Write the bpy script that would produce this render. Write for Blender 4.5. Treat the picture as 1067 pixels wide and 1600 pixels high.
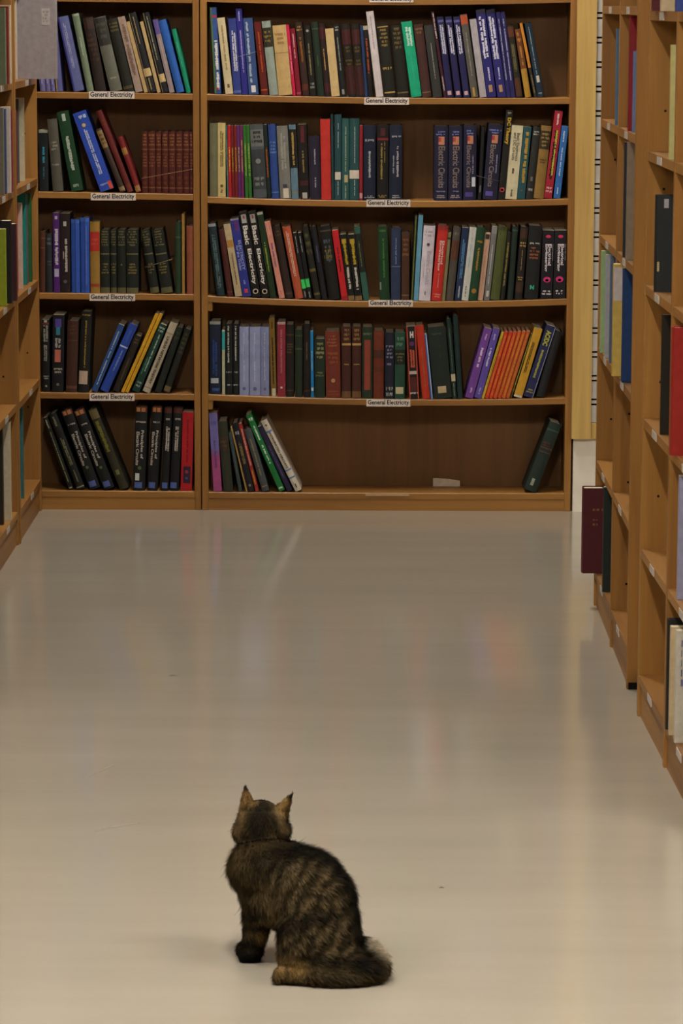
import bpy, bmesh, math, random
import numpy as np
from mathutils import Matrix, Vector, noise
D = bpy.data
for _o in list(D.objects): D.objects.remove(_o)
SC = bpy.context.scene
COL = SC.collection

# ------------------------------------------------------------------ camera
IW, IH, FPX = 1067.0, 1600.0, 5000.0          # frame and focal length in pixels
VPX, VPY, CAMH = 560.0, 5.0, 1.58             # vanishing point of the aisle, eye height
pitch = math.atan((IH/2-VPY)/FPX)
yaw = math.atan((VPX-IW/2)/math.hypot(FPX, IH/2-VPY))
roll = math.radians(0.15)
CAMR = Matrix.Rotation(yaw, 3, 'Z') @ Matrix.Rotation(math.pi/2-pitch, 3, 'X') @ Matrix.Rotation(roll, 3, 'Z')
CAMP = Vector((0, 0, CAMH))
cd = D.cameras.new('camera'); cam = D.objects.new('camera', cd); COL.objects.link(cam)
cam.matrix_world = Matrix.Translation(CAMP) @ CAMR.to_4x4()
cd.sensor_width = 36; cd.sensor_fit = 'AUTO'; cd.lens = FPX*36/IH
cd.clip_start = .1; cd.clip_end = 60
cd.dof.use_dof = True; cd.dof.focus_distance = 9.6; cd.dof.aperture_fstop = 26
SC.camera = cam

# ------------------------------------------------------------------ light, exposure
SC.view_settings.view_transform = 'Standard'; SC.view_settings.look = 'None'
SC.view_settings.gamma = 1; SC.view_settings.use_curve_mapping = False
SC.view_settings.exposure = 0.18
wd = D.worlds.new('world'); SC.world = wd; wd.use_nodes = True
wd.node_tree.nodes['Background'].inputs[0].default_value = (1, .9, .75, 1)
wd.node_tree.nodes['Background'].inputs[1].default_value = 0.05
TUBE = 66.0                                     # brightness of the fluorescent diffusers
# (x, y_start, y_end, z, strength factor)
FIX = [(-.22, .2, 2.0, 3.3, .15), (-.22, 2.8, 4.6, 3.3, 2.6), (-.22, 8.4, 9.7, 3.3, 2.2)]
FIXN = ['over the camera', 'over the near aisle', 'before the back bookcases']
XFIX = [(-2.5, 4.1, 3.3), (2.1, 4.1, 3.3)]
XFIXN = ['left of the cat', 'right of the cat']

# ------------------------------------------------------------------ helpers
def ray(x, y):
    return (CAMR @ Vector(((x-IW/2)/FPX, -(y-IH/2)/FPX, -1)))
def atY(x, y, Y):
    d = ray(x, y); return CAMP + d*((Y-CAMP.y)/d.y)
def atZ(x, y, Z):
    d = ray(x, y); return CAMP + d*((Z-CAMP.z)/d.z)
def lin(h):
    if not isinstance(h, str): return h
    h = h.lstrip('#'); out = []
    for i in (0, 2, 4):
        c = int(h[i:i+2], 16)/255
        out.append(c/12.92 if c <= .04045 else ((c+.055)/1.055)**2.4)
    return tuple(out)
def link(name, me, mat=None, parent=None):
    o = D.objects.new(name, me); COL.objects.link(o)
    if mat is not None and me is not None: me.materials.append(mat)
    if parent is not None: o.parent = parent
    return o
def mesh(name, v, f, smooth=False):
    me = D.meshes.new(name); me.from_pydata([tuple(p) for p in v], [], f); me.update()
    if smooth:
        for p in me.polygons: p.use_smooth = True
    return me
def tag(o, label, cat, group=None):
    o['label'] = label; o['category'] = cat
    if group: o['group'] = group
    return o
def struct(o, label=None):
    o['kind'] = 'structure'
    if label: o['label'] = label
    return o
BOXF = [(0,3,2,1),(4,5,6,7),(0,1,5,4),(1,2,6,5),(2,3,7,6),(3,0,4,7)]
def hexa(c):   # 8 corners: bottom ring then top ring
    return c, BOXF
def boxv(x0,x1,y0,y1,z0,z1):
    return [(x0,y0,z0),(x1,y0,z0),(x1,y1,z0),(x0,y1,z0),(x0,y0,z1),(x1,y0,z1),(x1,y1,z1),(x0,y1,z1)]
def box(name, x0,x1,y0,y1,z0,z1, mat, parent=None, bev=0.0):
    me = mesh(name, boxv(x0,x1,y0,y1,z0,z1), BOXF)
    if bev:
        bm = bmesh.new(); bm.from_mesh(me)
        bmesh.ops.bevel(bm, geom=bm.edges[:], offset=bev, segments=1, affect='EDGES')
        bm.to_mesh(me); bm.free()
    return link(name, me, mat, parent)
def tubemesh(name, pts, r, seg=6, closed=False):
    v, f = [], []; n = len(pts); pts = [Vector(p) for p in pts]
    for i, p in enumerate(pts):
        a = pts[(i-1) % n] if (i or closed) else p
        b = pts[(i+1) % n] if (i < n-1 or closed) else p
        t = (b-a).normalized(); up = Vector((0,0,1)) if abs(t.z) < .9 else Vector((0,1,0))
        s = t.cross(up).normalized(); u = s.cross(t)
        rr = r[i] if isinstance(r, (list, tuple)) else r
        for k in range(seg):
            an = 2*math.pi*k/seg; v.append(p + (s*math.cos(an)+u*math.sin(an))*rr)
    for i in range(n if closed else n-1):
        for k in range(seg):
            j = (i+1) % n
            f.append((i*seg+k, i*seg+(k+1) % seg, j*seg+(k+1) % seg, j*seg+k))
    if not closed:
        f.append(tuple(range(seg))[::-1]); f.append(tuple((n-1)*seg+k for k in range(seg)))
    return mesh(name, v, f, True)

# ------------------------------------------------------------------ materials
MATS = {}
def newmat(name):
    m = D.materials.new(name); m.use_nodes = True
    nt = m.node_tree; b = nt.nodes['Principled BSDF']
    return m, nt, b
def N(nt, typ, **kw):
    n = nt.nodes.new(typ)
    for k, v in kw.items():
        if hasattr(n, k): setattr(n, k, v)
        else: n.inputs[k].default_value = v
    return n
def ramp(nt, fac, stops):
    r = nt.nodes.new('ShaderNodeValToRGB'); e = r.color_ramp.elements
    while len(e) < len(stops): e.new(.5)
    for el, (p, c) in zip(e, stops): el.position = p; el.color = (*c, 1)
    nt.links.new(fac, r.inputs[0]); return r.outputs[0]
def mapping(nt, scale, coord='Object'):
    tc = nt.nodes.new('ShaderNodeTexCoord'); mp = nt.nodes.new('ShaderNodeMapping')
    mp.inputs['Scale'].default_value = scale
    nt.links.new(tc.outputs[coord], mp.inputs[0]); return mp.outputs[0]
def flat(hexc, rough=.5, spec=.4, var=.10, nscale=60):
    key = (hexc, rough, spec)
    if key in MATS: return MATS[key]
    m, nt, b = newmat('paint_%s' % str(hexc).lstrip('#'))
    c = lin(hexc)
    n = N(nt, 'ShaderNodeTexNoise', Scale=nscale, Detail=3.0)
    nt.links.new(mapping(nt, (1,1,1)), n.inputs['Vector'])
    col = ramp(nt, n.outputs['Fac'], [(.3, tuple(x*(1-var) for x in c)), (.7, tuple(min(1, x*(1+var)) for x in c))])
    nt.links.new(col, b.inputs['Base Color'])
    b.inputs['Roughness'].default_value = rough; b.inputs['Specular IOR Level'].default_value = spec
    MATS[key] = m; return m
def wood(name, axis, dark, light, rough=.42, knots=True):
    m, nt, b = newmat(name)
    sc = [34, 34, 34]; sc[axis] = 1.6
    v = mapping(nt, sc)
    n1 = N(nt, 'ShaderNodeTexNoise', Scale=1.0, Detail=6.0, Roughness=.62, Distortion=.5); nt.links.new(v, n1.inputs['Vector'])
    sc2 = [5, 5, 5]; sc2[axis] = .9
    n2 = N(nt, 'ShaderNodeTexNoise', Scale=1.0, Detail=2.0); nt.links.new(mapping(nt, sc2), n2.inputs['Vector'])
    mx = N(nt, 'ShaderNodeMath', operation='ADD'); 
    mu = N(nt, 'ShaderNodeMath', operation='MULTIPLY'); mu.inputs[1].default_value = .55
    nt.links.new(n2.outputs['Fac'], mu.inputs[0]); nt.links.new(mu.outputs[0], mx.inputs[0])
    mu2 = N(nt, 'ShaderNodeMath', operation='MULTIPLY'); mu2.inputs[1].default_value = .55
    nt.links.new(n1.outputs['Fac'], mu2.inputs[0]); nt.links.new(mu2.outputs[0], mx.inputs[1])
    d, l = lin(dark), lin(light)
    mid = tuple((a+c)/2 for a, c in zip(d, l))
    col = ramp(nt, mx.outputs[0], [(.40, d), (.52, mid), (.68, l)])
    if knots:
        sk = [7, 7, 7]; sk[axis] = 3.2
        vo = N(nt, 'ShaderNodeTexVoronoi', Scale=.55); vo.inputs['Randomness'].default_value = 1
        nt.links.new(mapping(nt, sk), vo.inputs['Vector'])
        kf = ramp(nt, vo.outputs['Distance'], [(.06, (.22,.16,.12)), (.17, (1,1,1))])
        mm = N(nt, 'ShaderNodeMix', data_type='RGBA', blend_type='MULTIPLY'); mm.inputs[0].default_value = .8
        nt.links.new(col, mm.inputs[6]); nt.links.new(kf, mm.inputs[7]); col = mm.outputs[2]
    nt.links.new(col, b.inputs['Base Color'])
    b.inputs['Roughness'].default_value = rough; b.inputs['Specular IOR Level'].default_value = .35
    bp = N(nt, 'ShaderNodeBump', Strength=.12, Distance=.002); nt.links.new(n1.outputs['Fac'], bp.inputs['Height'])
    nt.links.new(bp.outputs[0], b.inputs['Normal'])
    return m
WD, WL = '774e22', '9c6e34'
W = [wood('honey_wood_%s' % a, i, WD, WL) for i, a in enumerate('xyz')]
WBACK = wood('brown_back_board', 2, '63421f', '775229', .6, False)
PINE = wood('pale_pine', 2, 'a98545', 'cba962', .5)
PAGES = flat('cfc3a6', .8, .1); WHITEP = flat('d8d2cc', .7, .2)
DARK = flat('0c0a09', .8, .1)
def make_floor():
    m, nt, b = newmat('polished_concrete')
    v = mapping(nt, (.5, 3.2, 1))
    n = N(nt, 'ShaderNodeTexNoise', Scale=2.2, Detail=5.0, Roughness=.6); nt.links.new(v, n.inputs['Vector'])
    n2 = N(nt, 'ShaderNodeTexNoise', Scale=90.0, Detail=2.0); nt.links.new(mapping(nt, (1,1,1)), n2.inputs['Vector'])
    ad = N(nt, 'ShaderNodeMath', operation='MULTIPLY_ADD'); ad.inputs[1].default_value = .12
    nt.links.new(n2.outputs['Fac'], ad.inputs[0]); nt.links.new(n.outputs['Fac'], ad.inputs[2])
    col = ramp(nt, ad.outputs[0], [(.3, lin('999080')), (.8, lin('a19888'))])
    nt.links.new(col, b.inputs['Base Color'])
    rr = ramp(nt, n.outputs['Fac'], [(.35, (.10,)*3), (.7, (.14,)*3)])
    nt.links.new(rr, b.inputs['Roughness'])
    b.inputs['IOR'].default_value = 1.7
    n3 = N(nt, 'ShaderNodeTexNoise', Scale=3.0, Detail=2.0); nt.links.new(mapping(nt, (.6, 2.5, 1)), n3.inputs['Vector'])
    bp = N(nt, 'ShaderNodeBump', Strength=.012, Distance=.01); nt.links.new(n3.outputs['Fac'], bp.inputs['Height'])
    nt.links.new(bp.outputs[0], b.inputs['Normal'])
    return m
FLOORM = make_floor()
PLASTER = flat('a49a88', .8, .2, .04, 4)
def emit(name, col, s):
    m, nt, b = newmat(name)
    b.inputs['Emission Color'].default_value = (*col, 1); b.inputs['Emission Strength'].default_value = s
    b.inputs['Base Color'].default_value = (.8,.8,.8,1); return m

# ------------------------------------------------------------------ room
YB = atZ(600, 798, 0).y                        # front plane of the back bookcases
floor = struct(box('floor', -5.5, 4.6, -4.5, 10.8, -.1, 0, FLOORM), 'glossy beige polished concrete floor')
struct(box('wall_back', -5.5, 4.6, YB+.30, YB+.42, 0, 3.5, PLASTER), 'cream wall behind the bookcases')
struct(box('wall_left', -5.62, -5.5, -4.5, 10.8, 0, 3.5, PLASTER), 'cream side wall')
struct(box('wall_right', 4.6, 4.72, -4.5, 10.8, 0, 3.5, PLASTER), 'cream side wall')
struct(box('wall_front', -5.5, 4.6, -4.62, -4.5, 0, 3.5, PLASTER), 'cream wall behind the camera')
struct(box('ceiling', -5.5, 4.6, -4.5, 10.8, 3.5, 3.6, flat('5c5850', .9, .1, .03)), 'dark grey ceiling above the aisle')  # out of view, coloured dark to cut bounce light into the shelves
for i, (x, y0, y1, z, k) in enumerate(FIX):
    t = D.objects.new('ceiling_light', None); COL.objects.link(t); t.location = (x, (y0+y1)/2, z)
    where = FIXN[i]
    tag(t, 'long fluorescent ceiling light ' + where, 'ceiling light')
    L = (y1-y0)/2
    box('housing', -.09, .09, -L, L, .02, .20, flat('d0d0cc', .5), t)
    box('diffuser', -.055, .055, -L+.02, L-.02, 0, .02, emit('tube_glow_%d' % i, (1, .94, .85), TUBE*k), t)
for i, (x, y, z) in enumerate(XFIX):
    t = D.objects.new('ceiling_light', None); COL.objects.link(t); t.location = (x, y, z)
    where = XFIXN[i]
    tag(t, 'fluorescent ceiling light over the open floor ' + where, 'ceiling light')
    box('housing', -1.2, 1.2, -.09, .09, .02, .20, flat('d0d0cc', .5), t)
    box('diffuser', -1.18, 1.18, -.055, .055, 0, .02, emit('tube_glow_x%d' % i, (1, .94, .85), TUBE*1.6), t)

# white wall stub and pine framed slatted panel right of the back bookcase
xs0 = atY(892.5, 700, YB).x
stub = struct(box('wall_right_end', xs0+.006, xs0+.55, YB-.004, YB+.30, 0, 3.5, flat('e2d8c8', .8, .2, .08, 12)), 'cream wall end beside the wide bookcase')
def zY(y, Y): return atY(900, y, Y).z
pan = D.objects.new('slatted_panel', None); COL.objects.link(pan); pan.location = (xs0, YB-.004, zY(686, YB))
tag(pan, 'white slatted wall panel with pale pine frame beside the wide bookcase', 'wall panel')
def pbox(name, x0,x1,y0,y1,z0,z1,mat):
    o = box(name, x0-pan.location.x, x1-pan.location.x, y0-pan.location.y, y1-pan.location.y, z0-pan.location.z, z1-pan.location.z, mat, pan); return o
yp = YB-.026
xa, xb = atY(894, 600, yp).x, atY(924, 600, yp).x
zbot = zY(686, yp)
pbox('frame_board', xa, xb, yp, YB-.004, zbot, 2.6, PINE)
pbox('frame_rail', xb, xb+.30, yp+.008, YB-.004, zbot, zbot+.05, PINE)
pbox('backing', xb, xb+.30, YB-.010, YB-.0045, zbot+.05, 2.6, DARK)
zz = zbot+.052; pit = .0747
while zz < 2.55:
    pbox('slat', xb, xb+.30, YB-.019, YB-.010, zz, zz+pit-.0215, flat('b9b1a8', .6, .3, .08, 20))
    pbox('slat', xb, xb+.30, YB-.019, YB-.010, zz+pit-.0155, zz+pit-.006, flat('b9b1a8', .6, .3, .08, 20))
    zz += pit

# ------------------------------------------------------------------ back bookcases
DEP = .165; TH = .021
def qfit(pts):
    x = np.array([p[0] for p in pts]); z = np.array([p[1] for p in pts])
    c = np.polyfit(x, z, 2 if len(pts) > 2 else 1); return lambda t: float(np.polyval(c, t))
LABT = {}
def textmesh(s, bold=.012):
    if (s, bold) in LABT: return LABT[(s, bold)]
    c = D.curves.new('t', 'FONT'); c.body = s; c.resolution_u = 2; c.offset = bold; c.space_line = .8
    o = D.objects.new('t', c); COL.objects.link(o)
    bpy.context.view_layer.update()
    me = D.meshes.new_from_object(o.evaluated_get(bpy.context.evaluated_depsgraph_get()))
    D.objects.remove(o); D.curves.remove(c)
    a = np.empty(len(me.vertices)*3); me.vertices.foreach_get('co', a); a = a.reshape(-1, 3)
    f = [tuple(p.vertices) for p in me.polygons]; D.meshes.remove(me)
    LABT[(s, bold)] = (a, f, a[:,0].min(), a[:,0].max(), a[:,1].min(), a[:,1].max()); return LABT[(s, bold)]
INK = flat('17120f', .7, .1)
def shelf_board(parent, x0, x1, zf, th, yf, yb, name='shelf', off=(0,0,0)):
    n = 14; v, f = [], []
    for i in range(n+1):
        x = x0+(x1-x0)*i/n; z = zf(x)
        v += [(x,yf,z-th),(x,yb,z-th),(x,yb,z),(x,yf+.002,z),(x,yf,z-.002)]
    for i in range(n):
        a, b = i*5, i*5+5
        for k in range(5): f.append((a+k, b+k, b+(k+1) % 5, a+(k+1) % 5))
    f.append((0,1,2,3,4)); f.append(tuple(n*5+k for k in (4,3,2,1,0)))
    v = [Vector(p)-Vector(off) for p in v]
    return link(name, mesh(name, v, f), W[0], parent)
ROWS = {}
def bookcase(key, label, xpost, rows, lab, top=2.35, labtop=None):
    """xpost: (left inner/outer, right ...) px at row heights; rows: list of 3 px points of shelf top edge"""
    (lo, li), (ri, ro) = xpost
    root = D.objects.new('bookcase', None); COL.objects.link(root)
    org = Vector(((lo+ro)/2, YB+DEP/2, 0)); root.location = org; tag(root, label, 'bookcase', 'tall wooden bookcases')
    def bx(name, x0,x1,y0,y1,z0,z1,m,bev=0): return box(name, x0-org.x,x1-org.x,y0-org.y,y1-org.y,z0,z1,m,root,bev)
    bx('side_panel', lo, li, YB, YB+DEP+.01, 0, top, W[2], .0015)
    bx('side_panel', ri, ro, YB, YB+DEP+.01, 0, top, W[2], .0015)
    bx('back_panel', li, ri, YB+DEP-.005, YB+DEP+.005, 0, top-.02, WBACK)
    bx('top_board', li, ri, YB, YB+DEP, top-TH, top, W[0])
    fs = []
    for i, pts in enumerate(rows):
        zf = qfit([(atY(x, y, YB).x, atY(x, y, YB).z) for x, y in pts]); fs.append(zf)
        deck = i == len(rows)-1
        shelf_board(root, li, ri, zf, .019, YB+.001, YB+DEP-.005, 'shelf', org)
    z1 = fs[-1]((li+ri)/2)-.019
    bx('kick_board', li, ri, YB+.003, YB+.02, 0, z1, W[0])
    for z in (1.93,): bx('shelf', li, ri, YB+.001, YB+DEP-.005, z-.019, z, W[0])
    # paper shelf labels
    for (x0, y0, x1, y1) in lab:
        a, b = atY(x0, y1, YB), atY(x1, y0, YB)
        o = bx('shelf_label', a.x, b.x, YB-.0012, YB+.0006, a.z, b.z, flat('ddd0c4', .7, .2))
        tm, tf, u0, u1, v0, v1 = textmesh('General Electricity', .02)
        s = (b.x-a.x)*.94/(u1-u0); sy = min(s*1.15, (b.z-a.z)*.95/(v1-v0))
        vv = [((a.x+b.x)/2-org.x+(p[0]-(u0+u1)/2)*s, YB-.0017-org.y, (a.z+b.z)/2+(p[1]-(v0+v1)/2)*sy) for p in tm]
        link('lettering', mesh('lettering', vv, tf), INK, o)
    ROWS[key] = fs; return root, bx
X = lambda x, y=450: atY(x, y, YB).x
wide_rows = [[(326,-7),(600,-2),(890,-6)], [(326,147),(600,152.5),(888,152.5)], [(326,307.5),(600,314),(886,310.5)],
             [(325,462.5),(600,471),(884,467)], [(323,616),(600,624),(882,622)], [(322,769),(600,770.5),(880,771)]]
wide, wbx = bookcase('wide', 'wide honey wood bookcase facing the aisle with a nearly empty bottom shelf', ((X(314.3), X(324.6)), (X(885.5), X(896))), wide_rows,
    [(577,-6,646,3.5), (569,152.5,639,163.5), (572.5,312,641,323), (576,469,645,479), (572.5,624,641,635)])
for ym in (478, 632):
    a = atY(324.6, ym-6, YB); wbx('shelf_cleat', X(324.6), X(331.5), YB+.004, YB+.09, a.z-.028, a.z, W[0])
nar_rows = [[(60,-8),(303,-5)], [(60,143.5),(303,146.5)], [(60,299.5),(303,303.5)], [(62,457.5),(303,460)], [(64,613),(303,616)], [(66,766.5),(302,768)]]
nar, nbx = bookcase('narrow', 'honey wood bookcase left of the wide one, filled with mixed books', ((X(-120), X(-110)), (X(302.6), X(312.6))), nar_rows,
    [(139,143,210,154), (142,302,212,313), (140,459.5,211,470), (140,615,210,626)])
o = wbx('label_residue', X(572), X(641), YB-.0008, YB+.0006, atY(600,775,YB).z, atY(600,772,YB).z, flat('b89a72', .7, .2))

# ------------------------------------------------------------------ books
RNG = random.Random(5)
BOOKS = []
def prof(u, w, bul): return -bul*(1-(2*u/w-1)**2)
def patch(w, h, bul, u0, u1, z0, z1, off=.0004, n=3):
    v, f = [], []
    for i in range(n+1):
        u = u0+(u1-u0)*i/n; y = prof(u, w, bul)-off
        v += [(u,y,z0),(u,y,z1)]
    for i in range(n): f.append((2*i,2*i+2,2*i+3,2*i+1))
    return v, f
def book_mesh(w, h, d, bul, hard):
    t = min(.0026 if hard else .0008, w*.18); n = 6
    outer = [(0, d)]+[(w*i/n, prof(w*i/n, w, bul)) for i in range(n+1)]+[(w, d)]
    inner = [(t, d)]+[(t+(w-2*t)*i/n, prof(w*i/n, w, bul)+t) for i in range(n+1)]+[(w-t, d)]
    m = len(outer); v, f = [], []
    for z in (0, h):
        v += [(x, y, z) for x, y in outer]; v += [(x, y, z) for x, y in inner]
    T = 2*m
    for i in range(m-1):
        f.append((i, i+1, T+i+1, T+i)); f.append((m+i+1, m+i, T+m+i, T+m+i+1))
        f.append((T+i, T+i+1, T+m+i+1, T+m+i)); f.append((i+1, i, m+i, m+i+1))
    for e in (0, m-1):
        q = (e, m+e, T+m+e, T+e); f.append(q if e else q[::-1])
    g = .003 if hard else .0004
    bx = boxv(t*1.02, w-t*1.02, t+.0005, d-g, g, h-g)
    return (v, f), (bx, BOXF)
def letters(w, h, bul, z0, z1, u0, u1, rng, horiz=False, nlines=1):
    """unreadable lettering: rows of small printed strokes"""
    v, f = [], []
    def quad(a0, a1, b0, b1):
        pv, pf = patch(w, h, bul, a0, a1, b0, b1, .0007, 1); k = len(v); v.extend(pv); f.extend([tuple(i+k for i in q) for q in pf])
    for ln in range(nlines):
        if horiz:
            lh = (z1-z0)/nlines; b0 = z0+ln*lh+lh*.18; b1 = z0+(ln+1)*lh-lh*.22
            ins = rng.uniform(0, .22)*(u1-u0); a = u0+ins; e = u1-ins; st = max((u1-u0)/9, .0016)
            while a < e:
                s = st*rng.uniform(.5, 1.3)
                if rng.random() > .14: quad(a, min(a+s*.86, e), b0+(lh*.2 if rng.random() < .4 else 0), b1)
                a += s
        else:
            lw = (u1-u0)/nlines; a0 = u0+ln*lw+lw*.1; a1 = u0+(ln+1)*lw-lw*.1
            zz = z1-rng.uniform(0, .1)*(z1-z0)*ln; st = max(lw*.55, .0022)
            while zz > z0+st:
                s = st*rng.uniform(.5, 1.2)
                if rng.random() > .09: quad(a0+(lw*.15 if rng.random() < .4 else 0), a1-(lw*.15 if rng.random() < .3 else 0), zz-s*.88, zz)
                zz -= s
    return v, f
def book(label, mtx, w, h, d, colour, marks, hard=None, group=None, cat='book', pages=None):
    rng = random.Random(len(BOOKS)*7+3)
    if hard is None: hard = rng.random() < .6
    bul = min(.0035, w*.14) if hard else min(.0008, w*.05)
    root = D.objects.new('hardback_book' if hard else 'paperback_book', None); COL.objects.link(root); root.matrix_world = mtx
    tag(root, label, cat, group); BOOKS.append(root)
    (cv, cf), (pv, pf) = book_mesh(w, h, d, bul, hard)
    link('cover', mesh('cover', cv, cf), flat(colour, .45 if not hard else .6, .35), root)
    link('page_block', mesh('page_block', pv, pf), PAGES if pages is None else flat(pages, .7, .2), root)
    for mk in marks:
        k = mk[0]
        if k == 'b':
            o = link('spine_band', mesh('spine_band', *patch(w,h,bul,w*.01,w*.99,h*mk[1],h*mk[2])), flat(mk[3]), root)
        elif k == 'k':      # stripe down the spine between u0, u1
            o = link('spine_stripe', mesh('spine_stripe', *patch(w,h,bul,w*mk[1],w*mk[2],h*.002,h*.998)), flat(mk[3]), root)
        elif k == 's':
            o = link('sticker', mesh('sticker', *patch(w,h,bul,w*mk[3],w*mk[4],h*mk[1],h*mk[2],.0009)), flat(mk[5]), root)
        elif k == 't':
            u0, u1, nl = (mk[4:7] if len(mk) > 4 else (.3, .72, 1))
            vv, ff = letters(w,h,bul,h*mk[1],h*mk[2],w*u0,w*u1,rng,False,nl)
            if ff: link('title', mesh('title', vv, ff), flat(mk[3], .6, .2), root)
        elif k == 'h':
            vv, ff = letters(w,h,bul,h*mk[1],h*mk[2],w*.08,w*.92,rng,True,mk[3])
            if ff: link('title', mesh('title', vv, ff), flat(mk[4], .6, .2), root)
        elif k == 'o':      # round emblem
            n = 14; cu, cz, r = w*.5, h*mk[1], w*mk[2]
            vv = [(cu+r*math.cos(2*math.pi*i/n), prof(cu, w, bul)-.001, cz+r*math.sin(2*math.pi*i/n)*mk[4] if len(mk) > 4 else cz+r*math.sin(2*math.pi*i/n)) for i in range(n)]
            link('emblem', mesh('emblem', vv, [tuple(range(n))]), flat(mk[3]), root)
        elif k in 'TU':     # readable title; T reads downwards, U stands upright across the spine
            txt, v0, v1, hexc, u0, u1 = mk[1:7]
            a, f, x0, x1, y0, y1 = textmesh(txt, mk[7] if len(mk) > 7 else .02)
            vv = []
            for p in a:
                if k == 'T':
                    z = h*v1-(p[0]-x0)/(x1-x0)*h*(v1-v0); u = w*u0+(p[1]-y0)/(y1-y0)*w*(u1-u0)
                else:
                    u = w*u0+(p[0]-x0)/(x1-x0)*w*(u1-u0); z = h*v0+(p[1]-y0)/(y1-y0)*h*(v1-v0)
                vv.append((u, prof(u, w, bul)-.0009, z))
            link('title', mesh('title', vv, f), flat(hexc, .6, .2), root)
    return root

def shelf_row(key, ri, place, views, group, li, rmax):
    """views: [(x0,y0,scale,[ (bl,br,tl,ytop,colour,look,marks[,opts]) ])] in pixels of an enlarged look at the photograph"""
    zf = ROWS[key][ri]; lst = []
    for (x0, y0, s, items) in views:
        for it in items:
            bl, br, tl = (x0+it[i]/s for i in (0, 1, 2)); yt = y0+it[3]/s
            opt = it[7] if len(it) > 7 else {}
            yf = YB+.006+RNG.uniform(0, .008)+opt.get('in', 0)
            zb = zf(X(bl)); # shelf height there
            B = atY((bl+br)/2, 0, yf); dmy = B
            # pixel row of the shelf at this book, then unproject both ends at that depth
            yb = 0; lo_, hi_ = -50, 900
            for _ in range(30):
                yb = (lo_+hi_)/2
                if atY(bl, yb, yf).z > zb: lo_ = yb
                else: hi_ = yb
            pl, pr, tp = atY(bl, yb, yf), atY(br, yb, yf), atY(tl, yt, yf)
            ang = math.atan2(tp.x-pl.x, tp.z-zb)
            if abs(ang) < .012: ang = 0
            w = (pr.x-pl.x)*math.cos(ang)
            h = math.hypot(tp.x-pl.x, tp.z-zb)
            lst.append(dict(xl=pl.x, w=w, ang=ang, h=h, yf=yf, it=it, opt=opt))
    for _ in range(4):
        for a, b in zip(lst, lst[1:]):
            gap = 1
            for z in (0, min(a['h']*math.cos(a['ang']), b['h']*math.cos(b['ang']))):
                xr = a['xl']+a['w']/math.cos(a['ang'])+math.tan(a['ang'])*z
                gap = min(gap, b['xl']+math.tan(b['ang'])*z-xr)
            if gap < .0004:
                s = (.0006-gap)/2
                a['w'] = max(.0035, a['w']-s); b['w'] = max(.0035, b['w']-s); b['xl'] += s
        for a in lst:
            hz = a['h']*math.cos(a['ang'])*math.tan(a['ang']); bw = a['w']/math.cos(a['ang'])
            s = li+.0012-min(a['xl'], a['xl']+hz)
            if s > 0: a['xl'] += s; a['w'] = max(.004, a['w']-s*.5)
            s = max(a['xl']+bw, a['xl']+bw+hz)+abs(math.sin(a['ang']))*a['w']*.05-(rmax-.0012)
            if s > 0: a['xl'] -= max(0, s-.003); a['w'] = max(.004, a['w']-min(s, .003))
    for a in lst:
        it = a['it']; ang = a['ang']
        bw = a['w']/math.cos(ang)
        if ang <= 0: px = a['xl']; M0 = Matrix.Identity(4)
        else: px = a['xl']+bw; M0 = Matrix.Translation((-a['w'], 0, 0))
        px2 = px
        z = max(zf(px), zf(px))+.0006
        if ang == 0: z = max(zf(px), zf(px+a['w']))+.0004
        M = Matrix.Translation((px2, a['yf'], z)) @ Matrix.Rotation(ang, 4, 'Y') @ M0
        d = min(.142, max(.10, a['h']*.66))-a['opt'].get('in', 0)
        book(it[5]+', '+place, M, a['w'], a['h'], d, it[4], it[6], a['opt'].get('hard'), group, pages=a['opt'].get('pages'))

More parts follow.
